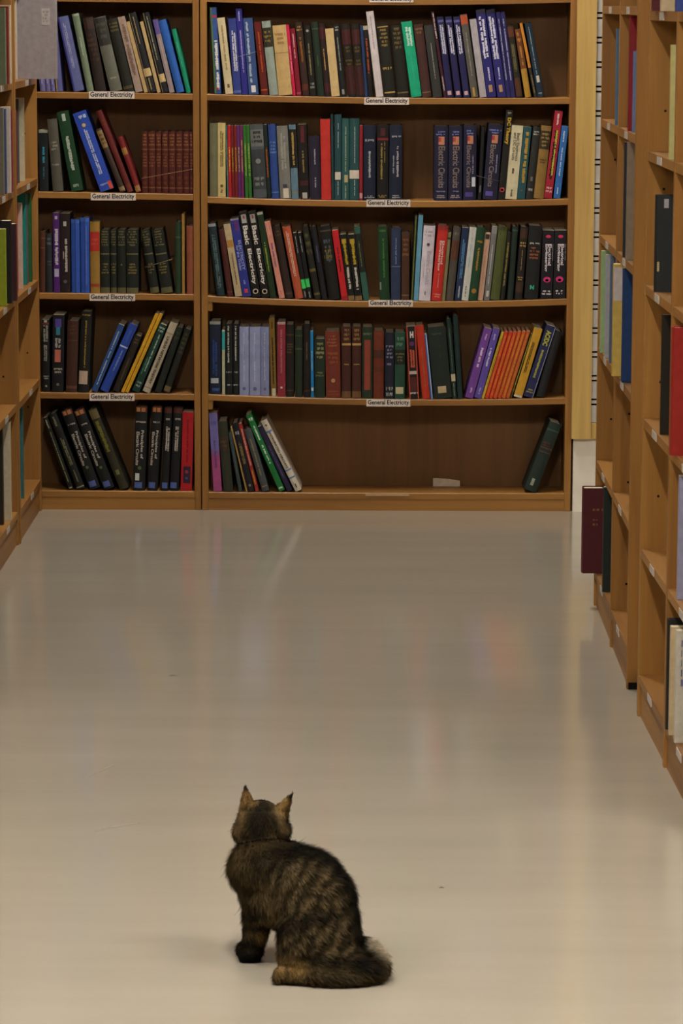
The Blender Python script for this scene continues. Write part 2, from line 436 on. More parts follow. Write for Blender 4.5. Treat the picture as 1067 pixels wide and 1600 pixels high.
GOLD = 'a88a4a'; LG = 'c4bcae'; SIL = '9a9a96'
WL_, WR_ = X(324.6), X(885.5)
P = ['', 'top shelf of wide bookcase', 'second shelf down, wide bookcase', 'third shelf down, wide bookcase', 'fourth shelf down, wide bookcase', 'bottom shelf of wide bookcase']
S3 = 1067/320
shelf_row('wide', 1, P[1], [(300, 0, S3, [
 (118,152,92,40,'2f4d8c','blue paperback with green edge at left end',[('k',.02,.3,'4d6b3c'),('b',.88,.91,'a03040'),('t',.03,.62,'d8d4cc',.35,.9,1),('o',.06,.2,'a83030')],{'hard':False}),
 (175,215,130,95,'c9b993','cream book, faint brown title, beside blue books',[('t',.3,.9,'a08a60',.35,.65,1),('s',.08,.13,.35,.65,'6a5030')],{'hard':False}),
 (218,258,188,98,'2c3a80','mid-blue paperback with double white title',[('t',.3,.84,'c8c6cc',.25,.8,2),('b',.02,.05,'5565a0')],{'hard':False}),
 (262,293,227,47,'28267e','tall violet-blue book, slightly thin',[('t',.25,.75,'9a94c0',.35,.65,1),('t',.85,.97,'b0acd0',.35,.6,1)]),
 (297,347,265,97,'31497a','wide slate-blue book with white sticker at foot',[('t',.15,.95,'a9b4c4',.2,.5,1),('s',.03,.12,.3,.75,'d8d6d6')],{'hard':False}),
 (362,398,322,117,'5c1512','dark red book with orange title',[('t',.3,.88,'b05018',.35,.65,1),('b',.06,.08,'b05018')]),
 (405,450,362,113,'8f9a8e','grey-green book with black title panel',[('b',.65,.91,'2a241a'),('h',.7,.88,3,'8a7438')]),
 (452,523,418,135,'bf9f68','wide tan cloth book, cream title',[('b',.60,.608,'8a6a3a'),('h',.72,.9,3,'9a7a48')],{'hard':True}),
 (526,541,490,130,'c01844','thin hot-pink book between tan and crimson',[('t',.3,.7,'e08aa0',.3,.7,1)],{'hard':False}),
 (545,570,510,150,'7c1226','crimson book with white title',[('t',.55,.92,'c8a0a0',.35,.65,1),('b',.03,.05,'b05060')]),
 (577,612,537,120,'35211a','dark brown book, orange-gold vertical title',[('t',.45,.8,'8a5620',.3,.72,1),('b',.08,.16,'5a2a18'),('h',.88,.96,2,GOLD)]),
 (615,648,582,137,'161412','black book with pale dot near top',[('o',.93,.22,'9a948a'),('t',.3,.75,'8a7a52',.35,.62,1),('h',.1,.2,2,SIL)]),
 (655,690,620,117,'1b2a1c','dark green book right of the dotted black one',[('t',.4,.55,'4a5a3a',.4,.6,1),('b',.9,.915,'4a5a3a')]),
 (693,724,658,123,'241212','black-maroon book, gold title, before cream one',[('t',.35,.65,GOLD,.35,.6,1),('b',.78,.95,'40181a'),('b',.05,.18,'40181a')]),
 (727,770,693,152,'c8ac78','plain cream book among dark ones',[],{'hard':False}),
 (775,805,735,127,'171719','black book with silver title',[('t',.35,.82,'8a8a84',.35,.6,1),('h',.9,.97,2,SIL),('s',.03,.1,.3,.7,'8a8a88')]),
 (815,858,775,127,'19160f','left of two black volumes with maroon panels',[('b',.72,.92,'42191b'),('h',.6,.7,2,'5a4a28'),('h',.42,.52,2,'5a4a28'),('b',.03,.42,'3a1718')],{'hard':True}),
 (862,902,828,127,'19160f','right of two black volumes with maroon panels',[('b',.72,.92,'42191b'),('h',.6,.7,2,'5a4a28'),('h',.42,.52,2,'5a4a28'),('b',.03,.42,'3a1718')],{'hard':True}),
 (903,916,875,135,'1b3560','thin dark blue book left of the red-lettered one',[],{'hard':False}),
 (920,948,890,135,'14110f','thin black book with orange-red title',[('t',.3,.82,'b0482c',.3,.7,1),('b',.94,.995,'b0a58c')],{'hard':False}),
 (955,998,902,62,'cfc4c4','tall white book, tallest of its row',[('t',.55,.95,'9a8e92',.42,.58,1),('t',.05,.25,'b8aaa8',.4,.5,1)],{'hard':True}),
 (1005,1062,962,128,'17180f','left of two black gold-banded volumes',[('b',.95,.965,GOLD),('h',.68,.94,5,'84703c'),('h',.36,.42,1,GOLD),('b',.05,.07,GOLD)],{'hard':True})]),
 (600, 0, S3, [
 (72,132,33,135,'17170f','right of two black gold-banded volumes',[('h',.66,.98,5,'6a5a34'),('b',.05,.07,'6a5a34')],{'hard':True}),
 (140,197,87,117,'12a074','bright mint-green book, white title block',[('t',.66,.93,'b8dccc',.25,.85,2),('b',.0,.03,'0e8a66'),('t',.2,.55,'38b48c',.45,.55,1)],{'hard':True}),
 (200,248,153,130,'422520','brown cloth book right of the mint-green one',[('h',.86,.96,2,'7a5a3a'),('b',.06,.075,'7a5a3a')],{'hard':True}),
 (255,305,207,135,'30302e','charcoal book with fine silver title',[('t',.25,.75,'8a8a84',.45,.58,1)],{'hard':True}),
 (310,327,243,63,'3a1220','thin tall maroon book, white head title',[('t',.68,.98,'c8c0bc',.3,.75,1),('t',.08,.25,'c8b8b8',.3,.7,1)],{'hard':False}),
 (328,360,275,90,'1d1a4a','first of three navy books with red-white foot',[('t',.53,.9,'c4c2d0',.2,.85,2),('s',.03,.08,.2,.8,'c8a0a0'),('b',.93,.96,'5a5890')],{'hard':False}),
 (372,404,318,90,'1d1a4a','middle of three navy books with red-white foot',[('t',.53,.9,'c4c2d0',.2,.85,2),('s',.03,.08,.2,.8,'c8a0a0'),('b',.93,.96,'5a5890')],{'hard':False}),
 (415,447,360,90,'1d1a4a','last of three navy books with red-white foot',[('t',.53,.9,'c4c2d0',.2,.85,2),('s',.03,.08,.2,.8,'c8a0a0'),('b',.93,.96,'5a5890')],{'hard':False}),
 (455,492,395,78,'54504a','grey book with orange-red head',[('b',.88,.99,'b0502c'),('t',.25,.78,'8a8478',.4,.6,1),('s',.01,.12,.3,.6,'b08a3a')]),
 (500,535,445,103,'a49ca0','plain light grey book between grey and blue',[('t',.2,.9,'b8b2b4',.6,.75,1)]),
 (538,585,478,53,'241f66','left of two tall violet-blue books, bold title',[('t',.42,.92,'d0cedc',.15,.8,2),('t',.18,.34,'c0bcd8',.4,.65,1),('s',.06,.14,.3,.7,'a8845a'),('b',.95,1,'1a1730')],{'hard':False}),
 (592,637,530,53,'241f66','right of two tall violet-blue books, bold title',[('t',.42,.92,'d0cedc',.15,.8,2),('t',.18,.34,'c0bcd8',.4,.65,1),('s',.06,.14,.3,.7,'a8845a'),('b',.95,1,'1a1730')],{'hard':False}),
 (640,660,583,65,'1f1b56','left of two thin navy books, white line title',[('t',.2,.92,'bcb8cc',.35,.6,1)],{'hard':False}),
 (662,685,605,65,'1f1b56','right of two thin navy books, white line title',[('t',.2,.92,'bcb8cc',.35,.6,1)],{'hard':False}),
 (690,722,640,135,'211d12','black book with rust head and foot',[('b',.84,.98,'5a2f1c'),('b',.02,.27,'4d2c1a'),('t',.35,.75,'6a6240',.25,.75,2)]),
 (735,768,680,155,'6a3a18','mustard book with rust-brown upper half',[('b',0,.42,'a87f2a'),('h',.8,.97,2,'b07a3a'),('t',.45,.75,'a87838',.3,.7,1)]),
 (780,797,703,122,'2a2418','thin book with bright orange upper spine',[('b',.4,1,'c07a1c'),('t',.05,.3,'8a7a50',.3,.7,1)],{'hard':False}),
 (800,835,733,125,'142838','dark teal book, white label, at right end',[('t',.3,.95,'8ea0a4',.4,.55,1),('s',.2,.29,.3,.75,'c8c4b8'),('h',.03,.07,1,SIL)])])],
 'books on the top shelf of the wide bookcase', WL_, WR_)

shelf_row('wide', 2, P[2], [(300, 150, S3, [
 (93,133,93,142,'6a694c','olive-grey cloth book at left end',[],{'hard':True}),
 (135,178,133,142,'c8b274','cream-yellow book, brown title, second from left',[('t',.4,.9,'7a6a3a',.3,.75,2),('o',.15,.2,'5a4a2a'),('t',.05,.1,'7a6a3a',.3,.7,1)],{'hard':False}),
 (180,190,172,155,'2a6a6a','thin teal booklet',[('t',.3,.8,'90a89a',.3,.7,1)],{'hard':False}),
 (191,207,184,155,'b01c20','thin bright red booklet with yellow title',[('t',.35,.7,'c8a838',.3,.75,1)],{'hard':False}),
 (209,223,200,155,'701818','left of two thin dark red booklets',[('t',.35,.7,'b89838',.3,.75,1)],{'hard':False}),
 (225,240,217,155,'701818','right of two thin dark red booklets',[('t',.35,.7,'b89838',.3,.75,1)],{'hard':False}),
 (242,256,233,155,'5a2466','thin purple booklet beside the red ones',[('t',.35,.7,'c0a448',.3,.75,1)],{'hard':False}),
 (258,272,249,155,'6a2058','thin magenta-purple booklet beside the green ones',[('t',.35,.8,'c0a448',.3,.75,1)],{'hard':False}),
 (278,294,265,153,'2f6a24','left of two thin green booklets',[('t',.3,.75,'a0b050',.3,.75,1)],{'hard':False}),
 (296,313,281,153,'2f6a24','right of two thin green booklets',[('t',.3,.75,'a0b050',.3,.75,1)],{'hard':False}),
 (322,390,300,150,'4c5154','wide grey book with dark patterned spine',[('b',.7,.93,'6a6c68'),('h',.74,.92,3,'2c2e30'),('b',.12,.66,'34393c'),('o',.5,.2,'7a7c7a'),('h',.15,.3,2,'7a7c7a')],{'hard':True}),
 (393,412,370,150,'14221c','thin black-green book with orange title',[('t',.28,.7,'a8501c',.3,.72,1)]),
 (416,455,395,150,'284486','royal blue book between green-black and grey',[('h',.6,.78,4,'6a84b4'),('b',.08,.09,'6a84b4')],{'hard':True}),
 (460,517,440,158,'77756e','wide grey book, white sticker at foot',[('t',.4,.9,'9a988e',.25,.75,2),('s',.01,.14,.3,.8,'cfc6b0'),('s',.15,.2,.3,.7,'3a3a48')],{'hard':True}),
 (520,556,503,152,'5f7c8c','pale blue book with black upper spine',[('b',.42,.94,'16140f'),('t',.45,.9,GOLD,.3,.7,1),('b',.08,.1,'8a7a5a')]),
 (565,610,550,150,'14100f','black book with red head marks',[('s',.76,.98,.3,.7,'5a1418'),('t',.35,.65,'8a7438',.35,.6,1),('s',.01,.09,.25,.8,'b0aaa0'),('b',.18,.25,'3a1214')]),
 (615,672,607,212,'221c30','short dark purple book left of bright red one',[('t',.55,.8,'a8a0a8',.45,.6,1),('t',.18,.35,'a8a0a8',.45,.6,1)],{'hard':True}),
 (675,725,668,122,'c03028','tall bright red cloth book',[],{'hard':True}),
 (727,740,722,97,'1c3a3c','thin tall dark teal volume right of red book',[]),
 (742,777,740,97,'1f4448','tall dark teal volume with square white sticker',[('t',.6,.9,'a0aaa4',.45,.6,1),('t',.05,.22,'a0aaa4',.45,.6,1),('s',.24,.33,.08,.92,'cfc4b4')],{'hard':True}),
 (780,817,778,118,'2a5654','teal volume with small cream sticker',[('t',.35,.9,'a8a888',.45,.6,1),('s',.22,.31,.35,.85,'b8a878'),('t',.02,.18,'a8a888',.45,.6,1)],{'hard':True}),
 (820,870,820,118,'1f4848','teal volume with wide white sticker',[('t',.45,.9,'a8b0a8',.48,.6,1),('t',.05,.25,'a8b0a8',.48,.6,1),('s',.265,.37,.0,1,'cfc4b4')],{'hard':True}),
 (872,888,873,155,'8c1a24','thin red book between teal and navy volumes',[('b',.03,.1,'c08a8a')],{'hard':False}),
 (892,955,892,155,'141a30','wide navy volume with white title, left of black',[('h',.78,.83,1,SIL),('t',.3,.66,'a8a8a8',.4,.62,1),('h',.03,.07,2,SIL)],{'hard':True}),
 (963,1022,963,152,'120f0e','black volume with red band and gold title',[('b',.8,.83,'7a1c22'),('s',.86,.96,.3,.7,'4a1418'),('t',.28,.76,'94803e',.3,.5,1),('t',.5,.78,'94803e',.62,.72,1),('h',.04,.08,2,GOLD)],{'hard':True})]),
 (600,150,S3,[
 (27,92,33,152,'131a30','navy volume left of the shelf gap',[('h',.83,.87,1,SIL),('t',.3,.72,'a8a0a4',.55,.75,1),('t',.35,.6,'8a8890',.25,.4,1),('h',.03,.08,2,SIL)],{'hard':True}),
 (260,330,262,158,'191832','first navy circuits book, right of the gap',[('h',.87,.94,2,'6a74b0'),('s',.75,.86,.3,.75,'b87a58'),('s',.79,.85,.3,.5,'a83038'),('T','Electric Circuits',.17,.73,'7c6e68',.3,.8),('h',.11,.14,1,'7a78a0'),('h',.03,.08,2,'9a8a84')],{'hard':True}),
 (335,405,337,158,'191832','second navy circuits book from the gap',[('h',.87,.94,2,'6a74b0'),('s',.75,.86,.3,.75,'b87a58'),('s',.79,.85,.3,.5,'a83038'),('T','Electric Circuits',.17,.73,'7c6e68',.3,.8),('h',.11,.14,1,'7a78a0'),('h',.03,.08,2,'9a8a84')],{'hard':True}),
 (412,478,415,152,'191832','navy circuits book with white sticker',[('h',.87,.94,2,'6a74b0'),('s',.75,.86,.3,.75,'b87a58'),('s',.79,.85,.3,.5,'a83038'),('T','Electric Circuits',.17,.73,'7c6e68',.25,.6),('t',.35,.6,'8a88a0',.68,.8,1),('s',.185,.31,.66,.94,'c8d0d8'),('s',.05,.11,.15,.75,'4a3a80')],{'hard':True}),
 (488,506,508,162,'0f0e12','thin black book beside the banded navy book',[('t',.1,.2,'8a8a88',.3,.7,1)]),
 (514,588,545,152,'191832','navy circuits book tied with a band',[('h',.87,.94,2,'6a74b0'),('s',.75,.86,.3,.72,'b87a58'),('s',.79,.85,.3,.5,'a83038'),('T','Electric Circuits',.17,.73,'7c6e68',.25,.62),('t',.35,.6,'8a88a0',.7,.82,1),('s',.05,.11,.15,.65,'5a4aa0')],{'hard':True}),
 (592,628,637,78,'15120c','tall black book with yellow title',[('T','DC Theory',.62,.92,'c09a2c',.15,.85,.05),('h',.95,.99,1,'8a8478'),('o',.11,.36,'b83a40'),('o',.11,.2,'d0b0a8')],{'hard':False}),
 (630,690,665,158,'c9bf9c','cream book, Basic Electronics and DC Circuits title',[('T','Basic Electronics\nand DC Circuits',.52,.9,'3a352c',.25,.8,.012),('t',.34,.42,'5a5040',.35,.6,1),('t',.03,.13,'5a5040',.4,.6,1)],{'hard':False}),
 (692,732,728,165,'1c4a50','dark teal book with large gold title',[('t',.2,.93,'b08a34',.3,.8,1),('o',.12,.12,'8a4a40')],{'hard':False}),
 (737,775,778,165,'23221f','dark charcoal book left of the tan one',[('h',.88,.95,2,SIL),('s',.25,.31,.35,.65,'6a6a66'),('h',.1,.16,1,SIL)],{'hard':True}),
 (778,830,820,160,'84642e','tan book with dark title panel',[('b',.68,.93,'2a2114'),('h',.7,.91,4,'94783c'),('h',.48,.55,2,'5a4420')],{'hard':True}),
 (832,873,890,83,'98182a','tall red book with yellow-black title',[('t',.2,.78,'2a1a10',.2,.8,1),('t',.25,.78,'b0b040',.45,.75,1),('t',.83,.97,'d8b8b4',.35,.65,1),('h',.06,.14,2,'d0a8a8')],{'hard':False}),
 (882,920,925,160,'2a62a4','bright blue book at right end, white title',[('t',.78,.93,'c0d0dc',.35,.6,1),('t',.3,.7,'b0c4d8',.35,.6,1),('t',.05,.15,'b0c4d8',.35,.6,1)],{'hard':False})])],
 'books on the second shelf of the wide bookcase', WL_, WR_)

shelf_row('wide', 3, P[3], [(300, 310, S3, [
 (130,170,83,135,'1a2b30','dark blue-green book at left end',[('t',.1,.85,'5a7070',.25,.75,2),('b',.96,1,'8a9494')],{'hard':True}),
 (185,215,138,165,'4a1d18','maroon book behind the leaning cream one',[('b',.06,.07,'7a4a30')],{'hard':True}),
 (225,262,163,138,'b5a27e','cream-beige book with orange-tan band',[('b',.68,.78,'b07e3c'),('t',.15,.6,'7a6a50',.4,.65,1)],{'hard':False}),
 (265,310,198,110,'2b348a','blue book titled Electricity for the Trades',[('T','ELECTRICITY',.34,.72,'9aa4d0',.5,.82),('T','for the Trades',.34,.66,'9aa4d0',.15,.45),('s',.84,.97,.35,.85,'5a2a70'),('s',.045,.1,.3,.7,'c03a50'),('b',.98,1,'8a88a0'),('t',.15,.22,'8a94c8',.35,.6,1)],{'hard':False}),
 (315,358,243,75,'0f0d0c','left black book titled Basic Electricity',[('T','Basic',.62,.84,'d8d2ca',.2,.8,.03),('T','Electricity',.15,.57,'d8d2ca',.2,.8,.03),('o',.07,.34,'b8a890'),('o',.07,.2,'8a5a30'),('s',.87,.97,.2,.8,'a8a8a0'),('s',.92,.96,.4,.65,'8a3038')],{'hard':False}),
 (363,405,290,73,'0f0d0c','right black book titled Basic Electricity',[('T','Basic',.62,.84,'d8d2ca',.2,.8,.03),('T','Electricity',.15,.57,'d8d2ca',.2,.8,.03),('o',.07,.34,'b8a890'),('o',.07,.2,'8a5a30'),('s',.87,.97,.2,.8,'a8a8a0'),('s',.92,.96,.4,.65,'8a3038')],{'hard':False}),
 (408,445,337,75,'1d3016','dark green book left of salmon-pink one',[('t',.3,.65,'8a9a3a',.35,.65,1),('b',.97,1,'9a9a88')],{'hard':False}),
 (450,485,372,123,'d08a76','salmon-pink book with violet title',[('t',.4,.72,'6a4a8a',.35,.65,1),('t',.82,.95,'e0b0a0',.3,.6,1),('t',.05,.1,'6a5a6a',.4,.6,1)],{'hard':False}),
 (490,528,420,150,'2c1c14','dark brown cloth book between two salmon books',[('h',.86,.95,2,'5a4430'),('b',.06,.075,'5a4430')],{'hard':True}),
 (540,582,470,150,'b05234','orange-salmon book with white title',[('t',.3,.93,'d8b09a',.3,.65,2)],{'hard':True}),
 (583,603,525,182,'10100f','left thin black book with green patch',[('s',.16,.30,0,1,'36c05c'),('t',.02,.12,'a0a09c',.35,.65,1),('t',.7,.95,'a8a8a4',.35,.6,1)],{'hard':False}),
 (606,627,549,182,'10100f','right thin black book with green patch',[('s',.18,.31,0,1,'36c05c'),('t',.02,.12,'a0a09c',.35,.65,1),('t',.7,.95,'a8a8a4',.35,.6,1)],{'hard':False}),
 (640,672,572,148,'1d1d12','dark olive book with gold bands',[('h',.6,.92,3,'5a5230'),('b',.38,.42,'6a5a30'),('b',.06,.09,'6a5a30')],{'hard':True}),
 (677,705,618,150,'151519','dark blue-black book, faint gold title',[('t',.5,.75,'4a4a6a',.3,.7,1)],{'hard':True}),
 (715,772,663,150,'14120f','black book with blue-gold title panel',[('h',.5,.84,4,'4a5a5a'),('h',.55,.7,2,'7a6428'),('b',.93,.95,'4a4030')],{'hard':True}),
 (780,813,728,168,'bf1c24','bright red book among black ones',[('t',.4,.75,'6a1414',.35,.65,1),('b',.02,.06,'901820')],{'hard':False}),
 (815,848,770,190,'100f0d','left black book, yellow and white title',[('t',.15,.5,'c8c4b8',.3,.75,1),('t',.53,.92,'b09422',.25,.8,1),('s',.86,.93,.15,.85,'b09422'),('b',0,.07,'7a6038')],{'hard':False}),
 (852,888,812,190,'100f0d','right black book, yellow and white title',[('t',.15,.5,'c8c4b8',.3,.75,1),('t',.53,.92,'b09422',.25,.8,1),('s',.86,.93,.15,.85,'b09422'),('b',0,.07,'7a6038')],{'hard':False}),
 (893,925,842,148,'151a14','dark leaning book, teal head and foot',[('b',.9,.99,'2a5a4c'),('b',0,.38,'2a5648'),('t',.45,.8,'6a6640',.35,.6,1)],{'hard':False}),
 (978,1030,966,148,'15381c','dark green book right of the gap',[('t',.3,.85,'3a7a30',.42,.62,1),('h',.92,.97,1,'4a7040'),('s',.15,.25,.05,.2,'7a8a78')],{'hard':True})]),
 (600,310,S3,[
 (36,85,36,155,'2a3450','slate-blue cloth book between green and brown',[('t',.5,.88,'6a7a98',.4,.6,1),('b',.47,.48,'6a7a98')],{'hard':True}),
 (90,131,91,180,'472a1b','short brown leather book',[('h',.65,.93,4,'7a5838'),('b',.08,.1,'7a5838')],{'hard':True}),
 (137,152,160,92,'181a10','thin tall black book with yellow-green stripe',[('k',.35,.6,'7a8a2a')],{'hard':False}),
 (154,178,180,88,'5f98b4','tall thin pale blue book',[],{'hard':False}),
 (180,240,207,145,'cfc4cc','wide white book titled Electric Circuits',[('T','Electric Circuits',.22,.66,'9a92a0',.45,.8,.0),('h',.85,.94,2,'a8a0a8'),('o',.75,.14,'4a4650'),('t',.3,.5,'b0a8b0',.2,.3,1),('t',.07,.13,'8a828a',.4,.6,1)],{'hard':True}),
 (245,298,282,145,'b82820','red book titled Electrical Engineering',[('T','Electrical\nEngineering',.4,.8,'e0b8b0',.25,.78,.03),('t',.17,.37,'d8a8a0',.48,.55,1),('h',.04,.1,2,'d08a80'),('b',.94,1,'8a2820')],{'hard':True}),
 (300,317,333,180,'77704c','thin olive-tan book right of the red one',[('b',.9,.93,'2a2418')],{'hard':False}),
 (322,360,362,155,'4c463f','grey book with rust-brown band',[('b',.56,.82,'53301e'),('h',.88,.95,1,'7a746a')],{'hard':True}),
 (368,402,407,155,'182848','navy book with light blue title',[('t',.3,.84,'5a8ab4',.3,.75,2),('t',.03,.2,'a0a4ac',.35,.65,1)],{'hard':False}),
 (403,438,447,155,'c4c2b8','white book with pale blue title',[('t',.45,.93,'9ab4bc',.35,.6,1),('t',.05,.2,'5a5a58',.35,.55,1)],{'hard':False}),
 (440,483,485,155,'163c22','green book with gold title and emblem',[('t',.4,.72,'a87a30',.35,.65,1),('o',.13,.3,'94682c'),('h',.78,.83,1,'a87a30')],{'hard':True}),
 (487,515,527,183,'c49a80','pinkish-beige book with dark head label',[('s',.91,.98,.15,.85,'2a2824'),('t',.15,.8,'9a7860',.4,.55,1)],{'hard':False}),
 (520,548,563,148,'6c6c6a','grey book with white title, left of olive green',[('t',.2,.75,'b4b0aa',.35,.62,1),('s',.05,.13,.3,.75,'c0bab0'),('b',.9,.99,'84827e')],{'hard':False}),
 (552,600,595,152,'4a5124','olive green cloth book',[('b',.95,1,'3a401c')],{'hard':True}),
 (603,632,642,180,'17160e','thin black book with gold title, beside olive',[('t',.2,.85,'8a7838',.3,.7,1)],{'hard':True}),
 (637,670,665,150,'15251c','black-green book left of the rust-panelled one',[('b',.94,.96,'3a5a44')],{'hard':True}),
 (680,718,712,152,'19130e','black book with rust panels and gold lines',[('b',.84,.98,'3c2416'),('b',.1,.24,'3c2416'),('h',.72,.8,2,GOLD),('t',.4,.68,GOLD,.45,.55,1),('h',.26,.32,2,GOLD)],{'hard':True}),
 (730,800,755,148,'0f100f','wide black book with green mark at foot',[('h',.74,.78,1,'b0a898'),('h',.54,.72,4,'8a5030'),('U','N',.13,.19,'38a888',.36,.66,.06)],{'hard':True}),
 (815,875,827,170,'100c12','left black Electrical Engineering book, pink blot',[('T','Electrical\nEngineering',.4,.8,'d8ced4',.2,.8,.03),('t',.55,.8,'9a9098',.88,.94,1),('o',.91,.22,'c02c58',.6),('o',.28,.32,'c02a6c',.8),('o',.27,.14,'7a3ac0',.8),('h',.05,.13,2,'c8c0c0')],{'hard':False}),
 (880,945,890,170,'100c12','right black Electrical Engineering book, pink blot',[('T','Electrical\nEngineering',.4,.8,'d8ced4',.2,.8,.03),('t',.55,.8,'9a9098',.88,.94,1),('o',.91,.22,'c02c58',.6),('o',.28,.32,'c02a6c',.8),('o',.27,.14,'7a3ac0',.8),('h',.05,.13,2,'c8c0c0')],{'hard':False})])],
 'books on the third shelf of the wide bookcase', WL_, WR_)

